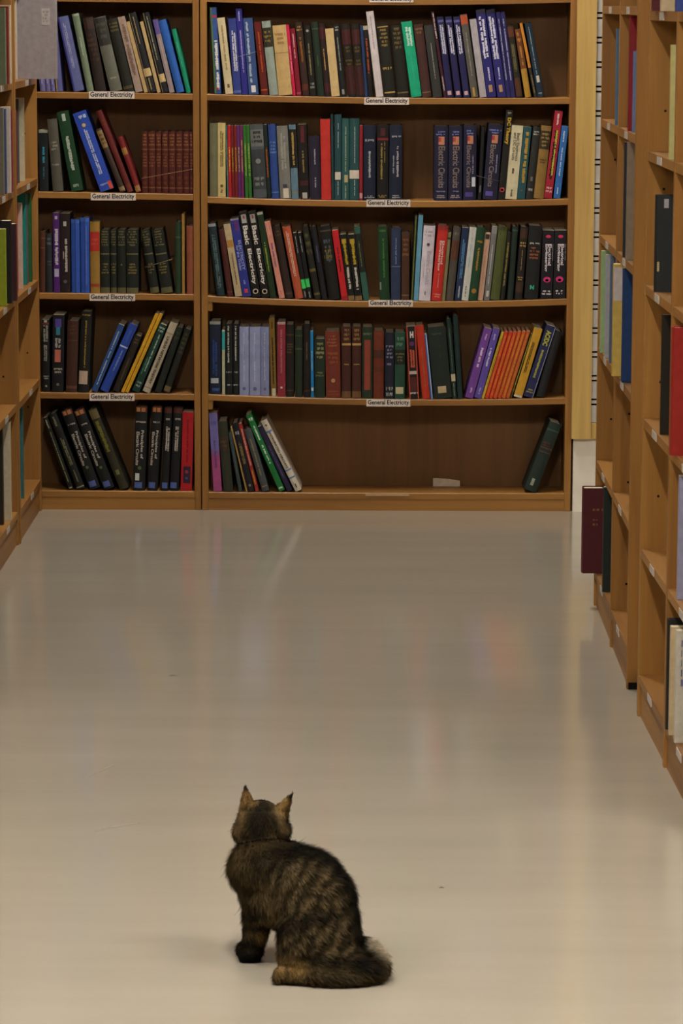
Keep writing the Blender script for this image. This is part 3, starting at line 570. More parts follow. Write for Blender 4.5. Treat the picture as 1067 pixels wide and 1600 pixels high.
shelf_row('wide', 4, P[4], [(300, 470, S3, [
 (93,150,95,108,'121a30','navy-black book with white sticker, left end',[('t',.25,.75,'2c4680',.25,.7,2),('s',.15,.22,.1,.8,'aab0b4'),('b',.96,1,'8a8a86'),('h',.03,.1,1,'3a5a9a')],{'hard':True}),
 (157,172,157,155,'b0b090','thin pale book with turquoise top',[('b',.7,.98,'2a9a9a')],{'hard':False}),
 (174,210,176,120,'111413','left of two black books with white line title',[('t',.45,.97,'a8a8a0',.3,.6,1),('h',.3,.34,1,SIL),('h',.12,.16,1,SIL)],{'hard':True}),
 (213,246,214,120,'111413','right of two black books with white line title',[('t',.45,.97,'a8a8a0',.3,.6,1),('h',.3,.34,1,SIL),('h',.12,.16,1,SIL)],{'hard':True}),
 (248,296,248,137,'8e95ba','first of three lavender-grey volumes',[('t',.2,.92,'b8bcd0',.4,.55,1),('o',.1,.18,'5a6080'),('t',.5,.75,'6a7096',.45,.58,1)],{'hard':True}),
 (300,356,300,137,'8e95ba','widest, middle of three lavender-grey volumes',[('t',.2,.92,'b8bcd0',.4,.55,1),('o',.1,.18,'5a6080'),('t',.5,.75,'6a7096',.45,.58,1)],{'hard':True}),
 (358,403,358,137,'8086ac','last of three lavender-grey volumes',[('t',.2,.92,'b8bcd0',.4,.55,1),('o',.1,.18,'5a6080'),('t',.5,.75,'6a7096',.45,.58,1)],{'hard':True}),
 (411,440,400,90,'7a5c22','tall mustard-brown book with black title',[('t',.15,.75,'241a0c',.35,.65,1),('s',.0,.1,.2,.85,'c0b8a0'),('t',.85,.95,'3a2a12',.35,.65,1)],{'hard':False}),
 (445,487,443,112,'8a2a38','rose-red book with small white triangle',[('t',.3,.9,'b06a70',.35,.6,1),('o',.12,.16,'d0b8b4'),('b',.97,1,'b09090')],{'hard':False}),
 (490,530,490,125,'1c130f','black-brown book right of the rose-red one',[('h',.6,.75,4,'5a4a30'),('b',.85,.87,'4a3020'),('b',.08,.1,'4a3020')],{'hard':True}),
 (537,575,537,150,'1c2a1a','dark green book between two black-brown ones',[('b',.7,.73,'3a4a30'),('b',.9,.92,'3a4a30')],{'hard':True}),
 (580,615,579,120,'1a120e','black-brown book left of the thin blue one',[('t',.5,.75,'6a5a3a',.4,.6,1),('b',.08,.1,'4a3020')],{'hard':True}),
 (620,635,616,158,'1478b4','thin bright blue book',[('s',.1,.15,.1,.9,'d0d4d4'),('t',.4,.7,'b0d0e0',.35,.6,1)],{'hard':False}),
 (640,693,640,198,'1b2b1e','short dark green book with gold title',[('h',.65,.95,4,'8a8458'),('h',.35,.45,2,'6a7048')],{'hard':True}),
 (698,775,692,160,'6e2c1c','wide red-brown cloth book',[('h',.76,.95,4,'94583a'),('h',.5,.7,3,'8a4c30'),('o',.26,.14,'b08450'),('h',.03,.12,2,'8a4c30')],{'hard':True}),
 (780,827,780,135,'421f16','left of two brown gold-banded volumes',[('h',.8,.98,3,'8a6a3c'),('b',.74,.77,'b08c50'),('h',.46,.49,1,GOLD),('b',.01,.1,'6a4a28')],{'hard':True}),
 (833,880,833,135,'421f16','right of two brown gold-banded volumes',[('h',.8,.98,3,'8a6a3c'),('b',.74,.77,'b08c50'),('h',.46,.49,1,GOLD),('b',.01,.1,'6a4a28')],{'hard':True}),
 (885,940,885,137,'22301f','dark green book with red title panel',[('s',.12,.82,.22,.78,'8a3a2a'),('t',.2,.75,'a87050',.35,.62,1),('h',.88,.93,1,'5a6a50')],{'hard':True}),
 (945,998,945,158,'6a2c18','rust-brown book right of the red panel',[('b',.6,.72,'41200f'),('b',.4,.47,'53240f')],{'hard':True})]),
 (600,470,S3,[
 (4,51,4,165,'161828','navy-black book with gold lines, beside green',[('h',.6,.82,4,'7a7890'),('h',.5,.55,1,'7a7890'),('h',.03,.2,2,'a8a498')],{'hard':True}),
 (55,108,56,165,'1e4434','green book with black panel and cream sticker',[('b',.52,.74,'121612'),('h',.78,.95,2,'5a7a64'),('h',.56,.7,3,'6a6a40'),('s',.08,.18,.1,.85,'c0b48c')],{'hard':True}),
 (133,183,115,135,'16100f','black and red book with H on its head',[('k',.0,.12,'b04030'),('k',.88,1,'b04030'),('U','H',.84,.93,'d8d0cc',.35,.72,.06),('o',.76,.25,'5a2060'),('t',.42,.68,'c05840',.25,.75,2),('b',.34,.385,'b8a8a0'),('s',.1,.3,.2,.8,'4a1814'),('h',.06,.1,1,'c8c0b8')],{'hard':False}),
 (200,240,165,130,'b03018','orange-red book leaning left',[('t',.15,.7,'a05838',.4,.6,1)],{'hard':True}),
 (243,255,210,175,'3a64a8','thin blue-white book beside orange-red one',[('k',.55,.85,'c0c8d4')],{'hard':False}),
 (262,355,225,140,'16211b','very wide black-green book with beige sticker',[('s',.075,.17,.25,.72,'b8a47c'),('t',.55,.75,'2a3a2c',.5,.62,1),('h',.88,.92,1,'3a4a3c')],{'hard':True}),
 (358,380,325,95,'122824','dark teal book with cream sticker, leaning left',[('t',.35,.88,'6a7a6c',.4,.55,1),('s',.22,.31,.0,1,'c0b490'),('t',.03,.2,'8a8a78',.4,.6,1)],{'hard':True}),
 (385,410,358,78,'122a28','tall thin dark teal book before the purple pair',[],{'hard':True}),
 (420,462,520,150,'6d3f90','purple book leaning right',[('t',.44,.72,'d0c0dc',.3,.65,1),('t',.82,.92,'b8a0cc',.35,.65,1),('t',.05,.15,'b8a0cc',.35,.65,1)],{'hard':False}),
 (468,505,567,150,'5a489c','blue-violet book leaning right',[('t',.44,.72,'ccc4dc',.3,.65,1),('t',.82,.92,'b0a8d0',.35,.65,1),('t',.05,.15,'b0a8d0',.35,.65,1)],{'hard':False}),
 (507,520,612,165,'c4a428','thin yellow booklet leaning right',[('t',.2,.9,'8a7420',.3,.7,1)],{'hard':False}),
 (523,542,628,165,'c4361c','first orange-red booklet, beside the yellow one',[('t',.05,.95,'d89030',.35,.7,1)],{'hard':False}),
 (545,564,651,165,'c83a1c','second orange-red booklet from the yellow one',[('t',.05,.95,'d89030',.35,.7,1)],{'hard':False}),
 (567,586,674,165,'c8481c','third orange-red booklet from the yellow one',[('t',.05,.95,'d89030',.35,.7,1)],{'hard':False}),
 (589,608,697,162,'c4501c','fourth orange-red booklet from the yellow one',[('t',.05,.95,'d89838',.35,.7,1)],{'hard':False}),
 (611,630,720,162,'c0561e','fifth orange booklet from the yellow one',[('t',.05,.95,'d89838',.35,.7,1)],{'hard':False}),
 (633,652,742,162,'b8521e','last orange booklet, beside black-yellow one',[('t',.05,.95,'c88838',.35,.7,1)],{'hard':False}),
 (656,666,764,175,'4a4418','thin black-yellow patterned booklet',[('t',.1,.95,'a09838',.2,.8,1)],{'hard':False}),
 (670,717,778,152,'bd8e24','golden yellow book leaning right',[('t',.35,.8,'5a4414',.25,.6,2),('b',.0,.03,'c8c0b0')],{'hard':False}),
 (722,778,843,140,'20234e','dark blue book with large yellow title',[('T','AC/DC',.72,.93,'a8a838',.2,.75,.05),('t',.25,.66,'9a9a48',.3,.6,1),('h',.05,.12,2,'8a8a48'),('k',.94,1,'9a9ab4')],{'hard':False}),
 (785,832,882,165,'17181a','plain black book leaning right at the end',[],{'hard':True})])],
 'books on the fourth shelf of the wide bookcase', WL_, WR_)

shelf_row('wide', 5, P[5], [(300, 620, S3, [
 (103,152,78,87,'a0487c','lilac and pink book leaning left',[('b',.52,1,'6a64a0'),('b',.46,.52,'84568e'),('t',.3,.65,'5a3a6a',.35,.62,2),('h',.82,.92,1,'5a5890')],{'hard':False}),
 (165,218,133,130,'2e3022','dark olive cloth book with brown panel',[('b',.58,.78,'3a2a1c'),('h',.62,.74,2,'5a4a30')],{'hard':True}),
 (240,268,185,190,'34403e','thin grey-green book',[('t',.3,.7,'5a6a64',.35,.65,1)],{'hard':True}),
 (275,290,195,160,'a8854c','thin tan book',[],{'hard':False}),
 (293,328,207,142,'13131a','black leaning book with gold title',[('t',.4,.72,'8a7a4a',.3,.75,2),('h',.82,.9,1,'9a9a9c'),('o',.09,.2,'8a8478')],{'hard':True}),
 (330,350,240,142,'992c20','thin red-orange book with white and yellow title',[('t',.38,.92,'d0b4a4',.3,.7,1),('t',.1,.33,'c8a040',.3,.7,1)],{'hard':False}),
 (367,405,272,175,'43484c','grey book with gold title',[('t',.25,.85,'8a7c54',.35,.62,1),('h',.06,.1,1,GOLD)],{'hard':True}),
 (455,490,280,98,'137034','bright green book with white title',[('t',.66,.85,'cfe0d0',.35,.7,1),('t',.35,.6,'cfe0d0',.35,.7,1),('h',.9,.97,1,'cfe0d0'),('h',.02,.06,1,'cfe0d0')],{'hard':False}),
 (497,527,340,160,'221c3a','thin dark purple book before the white one',[('t',.2,.7,'5a5480',.35,.65,1)],{'hard':False}),
 (540,577,358,130,'c9bfae','cream book titled Integrated Circuits',[('T','INTEGRATED CIRCUITS',.32,.83,'3a3428',.36,.66,.03),('b',.83,.855,'5a7aa4'),('b',.285,.305,'5a7aa4'),('b',.18,.2,'5a7aa4'),('o',.93,.18,'6a6254'),('s',.05,.1,.42,.58,'3a3428')],{'hard':True})]),
 (600,620,1067/340,[
 (680,744,806,140,'17281f','dark green book leaning alone at right end',[('b',.62,.64,'4a3028'),('h',.64,.72,2,'5a2c2a'),('b',.56,.58,'4a3028'),('b',.88,.9,'2a4a38'),('s',.08,.18,.3,.55,'8a9080')],{'hard':True})])],
 'books on the bottom shelf of the wide bookcase', WL_, WR_)

P = ['', 'top shelf of left bookcase', 'second shelf down, left bookcase', 'third shelf down, left bookcase', 'fourth shelf down, left bookcase', 'bottom shelf of left bookcase']
NL, NR = X(-110), X(302.6)
shelf_row('narrow', 1, P[1], [(0,0,S3,[
 (210,238,168,90,'6a6496','first lavender volume half hidden by grey book',[('t',.1,.3,'a8a0cc',.35,.65,1)],{'hard':True}),
 (241,264,199,90,'6a6496','second lavender volume half hidden by grey book',[('t',.1,.3,'a8a0cc',.35,.65,1)],{'hard':True}),
 (267,290,225,90,'6a6496','third lavender volume half hidden by grey book',[('t',.1,.3,'a8a0cc',.35,.65,1)],{'hard':True}),
 (294,326,258,62,'56568a','tall violet-blue book with yellow edge',[('k',.02,.2,'a88a3a')],{'hard':False}),
 (385,440,300,92,'5a5f8e','periwinkle blue book with pale title',[('t',.3,.92,'9a9cc4',.35,.62,2),('k',0,.15,'2c2c78')],{'hard':False}),
 (455,490,375,75,'6d7a62','sage green book with white title',[('t',.45,.7,'a8b09a',.4,.6,1),('b',.97,1,'9aa48a')],{'hard':True}),
 (500,555,430,97,'241813','dark brown leather book',[('b',.84,.98,'33201a'),('h',.4,.8,6,'4a3428')],{'hard':True}),
 (575,640,485,97,'5f5f52','grey cloth book with dark upper panel',[('b',.62,.99,'2c2a24'),('h',.7,.94,3,'4a483c'),('h',.16,.2,1,'8a8a78')],{'hard':True}),
 (648,702,558,105,'1c1b12','black book with gold lines, before pinkish one',[('h',.82,.96,3,'5a5234'),('b',.04,.08,'4a4228')],{'hard':True}),
 (707,745,612,92,'9c8678','pinkish-beige mottled book',[('t',.2,.9,'7a6050',.2,.8,1)],{'hard':False}),
 (752,773,657,115,'b89a68','thin cream booklet left of striped one',[],{'hard':False}),
 (775,815,668,72,'16171c','left black striped book with cream label',[('k',.08,.14,'a89a70'),('t',.6,.95,'a8925c',.45,.6,1),('s',.2,.3,.02,1,'c0a470'),('t',.02,.18,'a8925c',.4,.6,1)],{'hard':True}),
 (820,838,728,115,'b89c6c','thin cream booklet between two striped books',[],{'hard':False}),
 (845,880,742,70,'16171c','right black striped book with cream label',[('k',.08,.16,'a89a70'),('t',.4,.95,'a8a488',.45,.6,1),('s',.13,.23,.1,1,'c0a470')],{'hard':True}),
 (884,914,795,105,'8f7f80','greyish-pink book with purple top',[('b',.8,1,'5a4a88'),('t',.3,.75,'b0a09c',.3,.7,1)],{'hard':False}),
 (917,962,820,110,'2558a6','plain royal blue book leaning left',[],{'hard':True}),
 (972,995,893,155,'0c8460','thin emerald green book at right end',[('t',.4,.8,'60b498',.4,.6,1)],{'hard':True})])],
 'books on the top shelf of the left bookcase', NL, NR)
S29 = 1067/290
shelf_row('narrow', 2, P[2], [(40,150,S29,[
 (80,135,73,195,'0f1416','black book with turquoise title at left end',[('t',.45,.72,'2a8aa0',.35,.65,1),('t',.2,.4,'2a6a80',.4,.6,1),('b',.95,1,'8a8878')],{'hard':False}),
 (155,215,120,135,'4e4a40','grey-brown cloth book with pale title',[('h',.56,.7,3,'8a8678'),('h',.35,.39,1,'8a8678')],{'hard':True}),
 (265,332,180,95,'123a1e','dark green book with white vertical title',[('t',.25,.72,'a8b4a4',.3,.65,1),('s',.88,.97,.35,.65,'a8b4a4'),('h',.04,.1,1,'8a9a88')],{'hard':False}),
 (432,515,270,105,'2747a8','bright blue book with red corner',[('t',.2,.78,'b0bcd8',.35,.62,2),('o',.83,.14,'b89a5a'),('h',.9,.97,1,'b0bcd8'),('h',.06,.1,1,'8a9cd0'),('s',.0,.1,.72,1,'c04a3a')],{'hard':False}),
 (545,580,403,195,'3a2a22','dark brown book with tan head label',[('b',.7,.97,'8a7048'),('h',.74,.93,3,'4a3620'),('b',.02,.08,'8a7048')],{'hard':True}),
 (588,622,405,90,'5f1b18','tall maroon book leaning left',[('h',.8,.9,2,'7a3428'),('b',.0,.1,'6a2a20')],{'hard':True}),
 (637,670,527,240,'701a18','short red book with tan label and foot',[('b',.68,.8,'9a7038'),('b',.02,.12,'9a7440')],{'hard':True})]
 + [(a,b,a,205,'4c1a13','%s of eight red-brown tied volumes' % nm,[('h',.76,.97,4,'8a5a34'),('b',.7,.72,'7a4a2a'),('h',.42,.66,5,'7e4e2c'),('b',.08,.1,'7a4a2a'),('h',.12,.3,2,'6a3a22')],{'hard':True,'in':.004})
    for a,b,nm in ((668,703,'first'),(706,747,'second'),(750,782,'third'),(785,820,'fourth'),(823,861,'fifth'),(864,903,'sixth'),(906,941,'seventh'),(944,966,'last'))])],
 'books on the second shelf of the left bookcase', NL, NR)
S28 = 1067/280
setm = [('h',.74,.99,6,'6a6440'),('b',.61,.63,'6a6440'),('h',.3,.48,4,'75693c'),('b',.0,.09,'5a5434')]
shelf_row('narrow', 3, P[3], [(40,300,S28,[
 (85,119,85,235,'4a2613','short brown book at left end',[('b',.72,.74,'6a4020'),('b',.88,.9,'6a4020')],{'hard':True}),
 (122,162,122,250,'22262a','short dark grey book, second from left',[('h',.8,.95,2,'5a6064'),('h',.45,.55,2,'4a5054')],{'hard':True}),
 (168,205,165,125,'4a1a66','purple book with bold white title',[('t',.58,.8,'b8b4b8',.2,.85,1),('t',.33,.57,'b8b4b8',.2,.85,1),('s',.2,.3,.15,.85,'a8a8c0'),('s',.92,.96,.3,.7,'b8b4b8')],{'hard':False}),
 (208,268,208,128,'1e1213','black-brown book with white title',[('t',.25,.68,'b8aca4',.45,.75,1),('t',.42,.52,'a89c94',.28,.4,1),('s',.84,.9,.35,.65,'b0a8a0'),('o',.14,.18,'5a504c')],{'hard':False}),
 (275,325,270,165,'2a4ea4','left of two bright blue books',[('k',.42,.52,'1a2a60'),('b',.95,1,'3a62b8')],{'hard':True}),
 (330,382,325,155,'2a4ea4','right of two bright blue books',[('k',.42,.5,'1a2a60'),('b',.95,1,'3a62b8'),('t',.1,.9,'5a78c0',.6,.75,1)],{'hard':True}),
 (387,443,385,178,'94702c','ochre book with red label',[('b',.59,.86,'ac2820'),('h',.66,.78,2,'c05038'),('b',.09,.13,'a03a20')],{'hard':True}),
 (448,502,448,225,'161a13','first upright dark green gold-lined volume',setm,{'hard':True}),
 (508,543,508,225,'161a13','second upright dark green gold-lined volume',setm,{'hard':True}),
 (548,598,548,225,'161a13','third upright dark green gold-lined volume',setm[:1]+[('o',.45,.1,'75693c'),('b',.0,.09,'5a5434')],{'hard':True}),
 (602,672,602,225,'161a13','widest upright dark green gold-lined volume',setm,{'hard':True}),
 (745,797,685,230,'161a13','left of two leaning gold-lined volumes',setm,{'hard':True}),
 (810,878,750,230,'161a13','right of two leaning gold-lined volumes',setm,{'hard':True}),
 (893,925,893,180,'1f3622','thin dark green book near right end',[('b',.78,.8,'3a5a3c')],{'hard':True}),
 (932,948,930,132,'9a7434','tall thin tan book near right end',[],{'hard':False}),
 (960,1002,958,203,'8a4a34','pink-brown cloth book at right end',[],{'hard':True})])],
 'books on the third shelf of the left bookcase', NL, NR)
shelf_row('narrow', 4, P[4], [(40,470,S28,[
 (102,145,98,112,'0f0f10','black book with grey block title at left end',[('t',.68,.92,'8a887c',.15,.85,2),('t',.42,.65,'8a887c',.2,.7,2),('b',.93,.955,'6a2a20'),('s',.96,.99,.3,.7,'a8a49c'),('h',.17,.23,2,'8a887c'),('o',.08,.15,'8a887c')],{'hard':False}),
 (158,225,163,85,'0e0d10','black book with violet and salmon labels',[('s',.84,.95,.2,.75,'4a3a88'),('s',.74,.84,.3,.65,'2a7a8a'),('t',.56,.7,'9a9a94',.2,.75,2),('s',.39,.55,.2,.72,'b0604c'),('h',.24,.32,2,'a0988c'),('o',.1,.13,'6a645c')],{'hard':False}),
 (240,305,250,120,'3d2115','brown leather book with ribbed lines',[('h',.8,.95,3,'5a3a24'),('b',.72,.73,'5a3a24'),('b',.05,.09,'5a3a24')],{'hard':True}),
 (312,375,332,65,'11100e','tall black book with white sticker',[('t',.3,.9,'8a7428',.42,.6,1),('s',.1,.265,.05,.85,'b8a08c'),('h',.94,.97,1,'8a7428')],{'hard':True}),
 (387,425,550,150,'274a80','steel blue book leaning right',[('t',.1,.48,'a8b4c8',.35,.62,1),('t',.5,.9,'a8b4c8',.35,.62,1)],{'hard':False}),
 (435,490,612,150,'25439c','royal blue book leaning right, white band',[('b',.655,.675,'b8c0d8'),('t',.3,.62,'8a9cd0',.45,.62,2),('t',.72,.9,'3a5ab4',.35,.65,1)],{'hard':True}),
 (513,558,645,215,'231a12','dark brown book leaning right',[('t',.2,.6,'5a4a30',.4,.65,1),('h',.85,.95,2,'5a4a30')],{'hard':True}),
 (565,586,770,82,'d09a1c','left of two tall yellow books leaning right',[('t',.3,.7,'d8b048',.35,.62,1)],{'hard':False}),
 (589,611,795,82,'cf9a1e','right of two tall yellow books leaning right',[('t',.3,.7,'d8b048',.35,.62,1)],{'hard':False}),
 (627,675,793,150,'12352c','dark green book left of the cream one',[('t',.3,.85,'9ab0a0',.45,.7,1),('h',.88,.97,2,'9ab0a0'),('t',.25,.5,'5a8a70',.2,.35,1),('h',.06,.16,2,'a8b4a8')],{'hard':False}),
 (690,745,857,140,'b5a890','cream book titled Linear Network Theory',[('T','LINEAR NETWORK THEORY',.12,.8,'4a4234',.32,.68,.03),('b',.06,.07,'7a6e5a'),('b',.84,.85,'7a6e5a')],{'hard':True}),
 (758,805,890,165,'1a1f18','dark green book right of the cream one',[('h',.8,.95,2,'3a4434')],{'hard':True}),
 (815,855,945,175,'1b1c13','dark olive book with gold foot at right end',[('b',.02,.1,'6a5a34'),('h',.6,.95,5,'4a4630')],{'hard':True})])],
 'books on the fourth shelf of the left bookcase', NL, NR)
pm = lambda n: [('b',.935,.995,'5a2a18'),('s',.94,.99,.12,.4,'b07a48'),('s',.94,.99,.52,.85,'a86a40'),('T','Principles of',.38,.72,'b4aca0',.48,.78,.03),('T','Electric Circuits',.30,.70,'b4aca0',.15,.42,.03),('h',.8,.835,1,'9a948a'),('s',.03,.1,.12,.75,'4a5c9a'),('o',.27,.14,'4a6a2a')]
shelf_row('narrow', 5, P[5], [(40,620,S29,[
 (250,278,100,125,'11120e','thin black book with dashed cream title',[('t',.85,.97,'a8a078',.3,.65,1),('t',.1,.8,'8f8860',.35,.6,1),('h',.01,.04,1,'a8a078')],{'hard':False}),
 (297,345,132,105,'121210','black book with grey-green title, second from left',[('t',.3,.68,'747456',.3,.7,2),('t',.08,.25,'747456',.4,.6,1),('t',.82,.96,'747456',.3,.65,1),('b',.02,.035,'8a8468')],{'hard':True}),
 (370,435,205,85,'0d0d0e','left leaning black Principles of Electric Circuits book',pm(0),{'hard':True,'pages':'b07a58'}),
 (452,517,277,85,'0d0d0e','right leaning black Principles of Electric Circuits book',pm(0),{'hard':True,'pages':'b07a58'}),
 (545,598,360,80,'2a2616','olive patterned book leaning left',[('b',.88,.99,'6a5e38'),('t',.45,.85,'75702e',.2,.7,1),('s',.18,.24,.3,.7,'6a6a34')],{'hard':True}),
 (617,685,632,58,'0d0d0e','black Principles of Electric Circuits book with white sticker',[m for m in pm(0) if m[0] != 'o']+[('o',.27,.16,'4a5a2a'),('s',.12,.205,.15,.5,'c4c4c0')],{'hard':True,'pages':'b07a58'}),
 (700,757,728,60,'0d0d0e','upright black Principles of Electric Circuits book, no sticker',[m for m in pm(0) if m[0] != 'o'],{'hard':True,'pages':'b07a58'}),
 (778,820,800,62,'0d0d0e','left of two narrower black fundamentals books',[('t',.47,.77,'b4aca0',.3,.85,2),('h',.84,.88,1,'9a948a'),('s',.03,.1,.1,.85,'4a5c9a'),('b',.93,.99,'4a2418')],{'hard':True,'pages':'7a4030'}),
 (828,880,852,62,'0d0d0e','right of two narrower black fundamentals books',[('t',.47,.77,'b4aca0',.3,.7,2),('h',.84,.88,1,'9a948a'),('s',.03,.1,.05,.75,'4a5c9a'),('b',.93,.99,'4a2418')],{'hard':True,'pages':'7a4030'}),
 (890,955,902,90,'a8141e','bright red book with dark picture panel',[('s',.1,.31,.2,.85,'2a1428'),('o',.24,.16,'8a2038'),('o',.16,.12,'3a3a8a'),('t',.35,.9,'8a1018',.4,.6,1)],{'hard':False})])],
 'books on the bottom shelf of the left bookcase', NL, NR)

# bands and strings tied round books
def band(name, label, pts, r, hexc):
    c = sum((Vector(p) for p in pts), Vector())/len(pts)
    o = link(name, tubemesh(name, [Vector(p)-c for p in pts], r, 6, True), flat(hexc, .7, .2)); o.location = c
    return tag(o, label, 'string')
def loop(x0,y0,x1,y1, yf, yb):
    a, b = atY(x0,y0,yf), atY(x1,y1,yf)
    return [a, (a+b)/2+Vector((0,-.0015,0)), b, Vector((b.x, yb, b.z)), Vector((a.x, yb, a.z))]
band('string', 'pale string tied across the row of red-brown volumes', loop(40+669/S29, 150+474/S29, 40+958/S29, 150+421/S29, YB+.0015, YB+.157), .0011, '8a6a48')
band('string', 'pale string tied round two leaning gold-lined dark green volumes', loop(40+712/S28, 300+448/S28, 40+868/S28, 300+402/S28, YB+.0015, YB+.157), .001, '77684a')
band('rubber_band', 'rubber band round a navy circuits book near the gap', loop(600+484/S3, 150+416/S3, 600+599/S3, 150+444/S3, YB+.0015, YB+.157), .0012, '4a4440')
band('string', 'thin pale string round two blue books near the left end, top shelf', loop(300+240/S3, 296/S3, 300+332/S3, 270/S3, YB+.0015, YB+.157), .0009, '8a8a90')
# card standing at the back of the empty bottom shelf
zb5 = ROWS['wide'][5](X(697))
yc = YB+DEP-.022
pa, pb = atY(676.5, 760, yc), atY(718.5, 760, yc)
h1, h2, h3 = atY(676,748,yc).z-zb5, atY(700,749,yc).z-zb5, atY(718,752,yc).z-zb5
cw = pb.x-pa.x; cv = []
for yo in (0, .0012):
    for u, hh in ((0,h1),(.12,h1*1.02),(.55,h2),(1,h3)):
        cv += [(u*cw, yo, 0), (u*cw, yo+.008, hh)]
cf = [(0,2,3,1),(2,4,5,3),(4,6,7,5),(8,9,11,10),(10,11,13,12),(12,13,15,14),(0,1,9,8),(6,14,15,7),(1,3,11,9),(3,5,13,11),(5,7,15,13),(0,8,10,2),(2,10,12,4),(4,12,14,6)]
o = link('paper_card', mesh('paper_card', cv, cf), flat('c8b8a0', .8, .1)); o.location = (pa.x, yc, zb5+.0005)
tag(o, 'pale paper card standing at the back of the empty bottom shelf', 'paper')

# ------------------------------------------------------------------ side bookcases
def side_case(label, side, O, ang, bays, shelves, depth, name='bookcase', top=2.75, toe=False):  # top is out of view, raised to block light from the cross lamps
    """O: aisle-side far corner on the floor; runs towards the camera; side -1 left, +1 right; bays: lengths from far to near"""
    a = Vector((math.sin(ang), -math.cos(ang), 0)); n = Vector((side*math.cos(ang), side*math.sin(ang), 0))
    if side < 0: n = Vector((-math.cos(ang), -math.sin(ang), 0))
    L = sum(bays)
    c = O + a*(L/2) + n*(depth/2)
    root = D.objects.new(name, None); COL.objects.link(root); root.location = c
    tag(root, label, 'bookcase', 'tall wooden bookcases')
    def B(nm, t0, t1, d0, d1, z0, z1, m, par=None, bev=0):
        pts = [O+a*t+n*d-c for t, d in ((t0,d0),(t1,d0),(t1,d1),(t0,d1))]
        if side > 0: pts = pts[::-1]
        v = [(p.x,p.y,z0) for p in pts]+[(p.x,p.y,z1) for p in pts]
        me = mesh(nm, v, BOXF)
        bm = bmesh.new(); bm.from_mesh(me); bmesh.ops.recalc_face_normals(bm, faces=bm.faces[:])
        if bev: bmesh.ops.bevel(bm, geom=bm.edges[:], offset=bev, segments=1, affect='EDGES')
        bm.to_mesh(me); bm.free()
        return link(nm, me, m, par or root)
    th = .02; t = 0
    B('side_panel', 0, th, 0, depth, 0, top, W[2], None, .0015)
    B('back_panel', th, L-th, depth-.008, depth, 0, top-.03, W[2])
    B('top_board', th, L-th, 0, depth-.008, top-.02, top, W[1])
    edges = [0]
    for i, b in enumerate(bays):
        last = i == len(bays)-1
        t1 = t+b
        if last: B('side_panel', t1-th, t1, 0, depth, 0, top, W[2], None, .0015)
        else: B('divider_panel', t1-th/2, t1+th/2, 0, depth-.008, 0, top-.02, W[2])
        s0 = t+(th if i == 0 else th/2); s1 = t1-(th if last else th/2)
        for z in [2.16 if side > 0 else 2.28, 1.86 if side > 0 else 1.97]+shelves:
            B('shelf', s0, s1, .001, depth-.008, z-.02, z, W[1])
            if z < 1.7:
                m0 = s0+(s1-s0)*.38; lb = B('shelf_label', m0, m0+.075, -.0006, .0015, z-.0185, z-.002, flat('b8b0a6', .35, .5))
        B('kick_board', s0, s1, .006, .022, 0, shelves[-1]-.02, W[1])
        # peg holes down the far panel of the bay
        for j in range(26):
            z = .16+j*.085
            if (j*7+i*3) % 5 < 3: continue
            p0 = s0-.0005
            B('peg_hole', p0, p0+.0012, .035, .040, z-.0025, z+.0025, DARK)
        t = t1
    if toe: B('toe_strip', L-.001, L+.004, .004, depth-.01, 0, .016, DARK)
    return root
XR, XL = .617, -.99
yF1, yF2 = atZ(927, 944, 0).y, atZ(977, 1077, 0).y
LSH = [1.66, 1.352, 1.042, .728, .418, .10]
RSH = [1.575, 1.285, .985, .69, .39, .095]
NSH = [1.565, 1.262, .97, .675, .382, .095]
xF = atZ(927, 944, 0).x
yN1 = atZ(994.5, 1116, 0); yN2 = atZ(1036, 1198, 0)
side_case('right-hand bookcase farther from the cat, a maroon book jutting out', 1, Vector((xF, yF1, 0)), 0, [yF1-atZ(949, 1010, 0).y, atZ(949,1010,0).y-yF2], RSH, .27, toe=True)
angN = math.atan2(yN2.x-yN1.x, yN1.y-yN2.y)
side_case('right-hand bookcase nearest the cat', 1, Vector((yN1.x, yN1.y, 0)), angN, [yN1.y-yN2.y, .56], NSH, .27)
lF = atZ(66, 796.5, 0); lM = atZ(28.5, 850, 0)
YLF = YB-.012
side_case('left-hand bookcase touching the back bookcase', -1, Vector((lF.x, YLF, 0)), 0, [YLF-lM.y], LSH, .24)
side_case('left-hand bookcase nearer the camera, cut by the picture edge', -1, Vector((lF.x-.004, lM.y-.006, 0)), 0, [.62, .62, .62, .62], LSH, .24)
# left-hand case must meet the shelf heights measured at its own depth

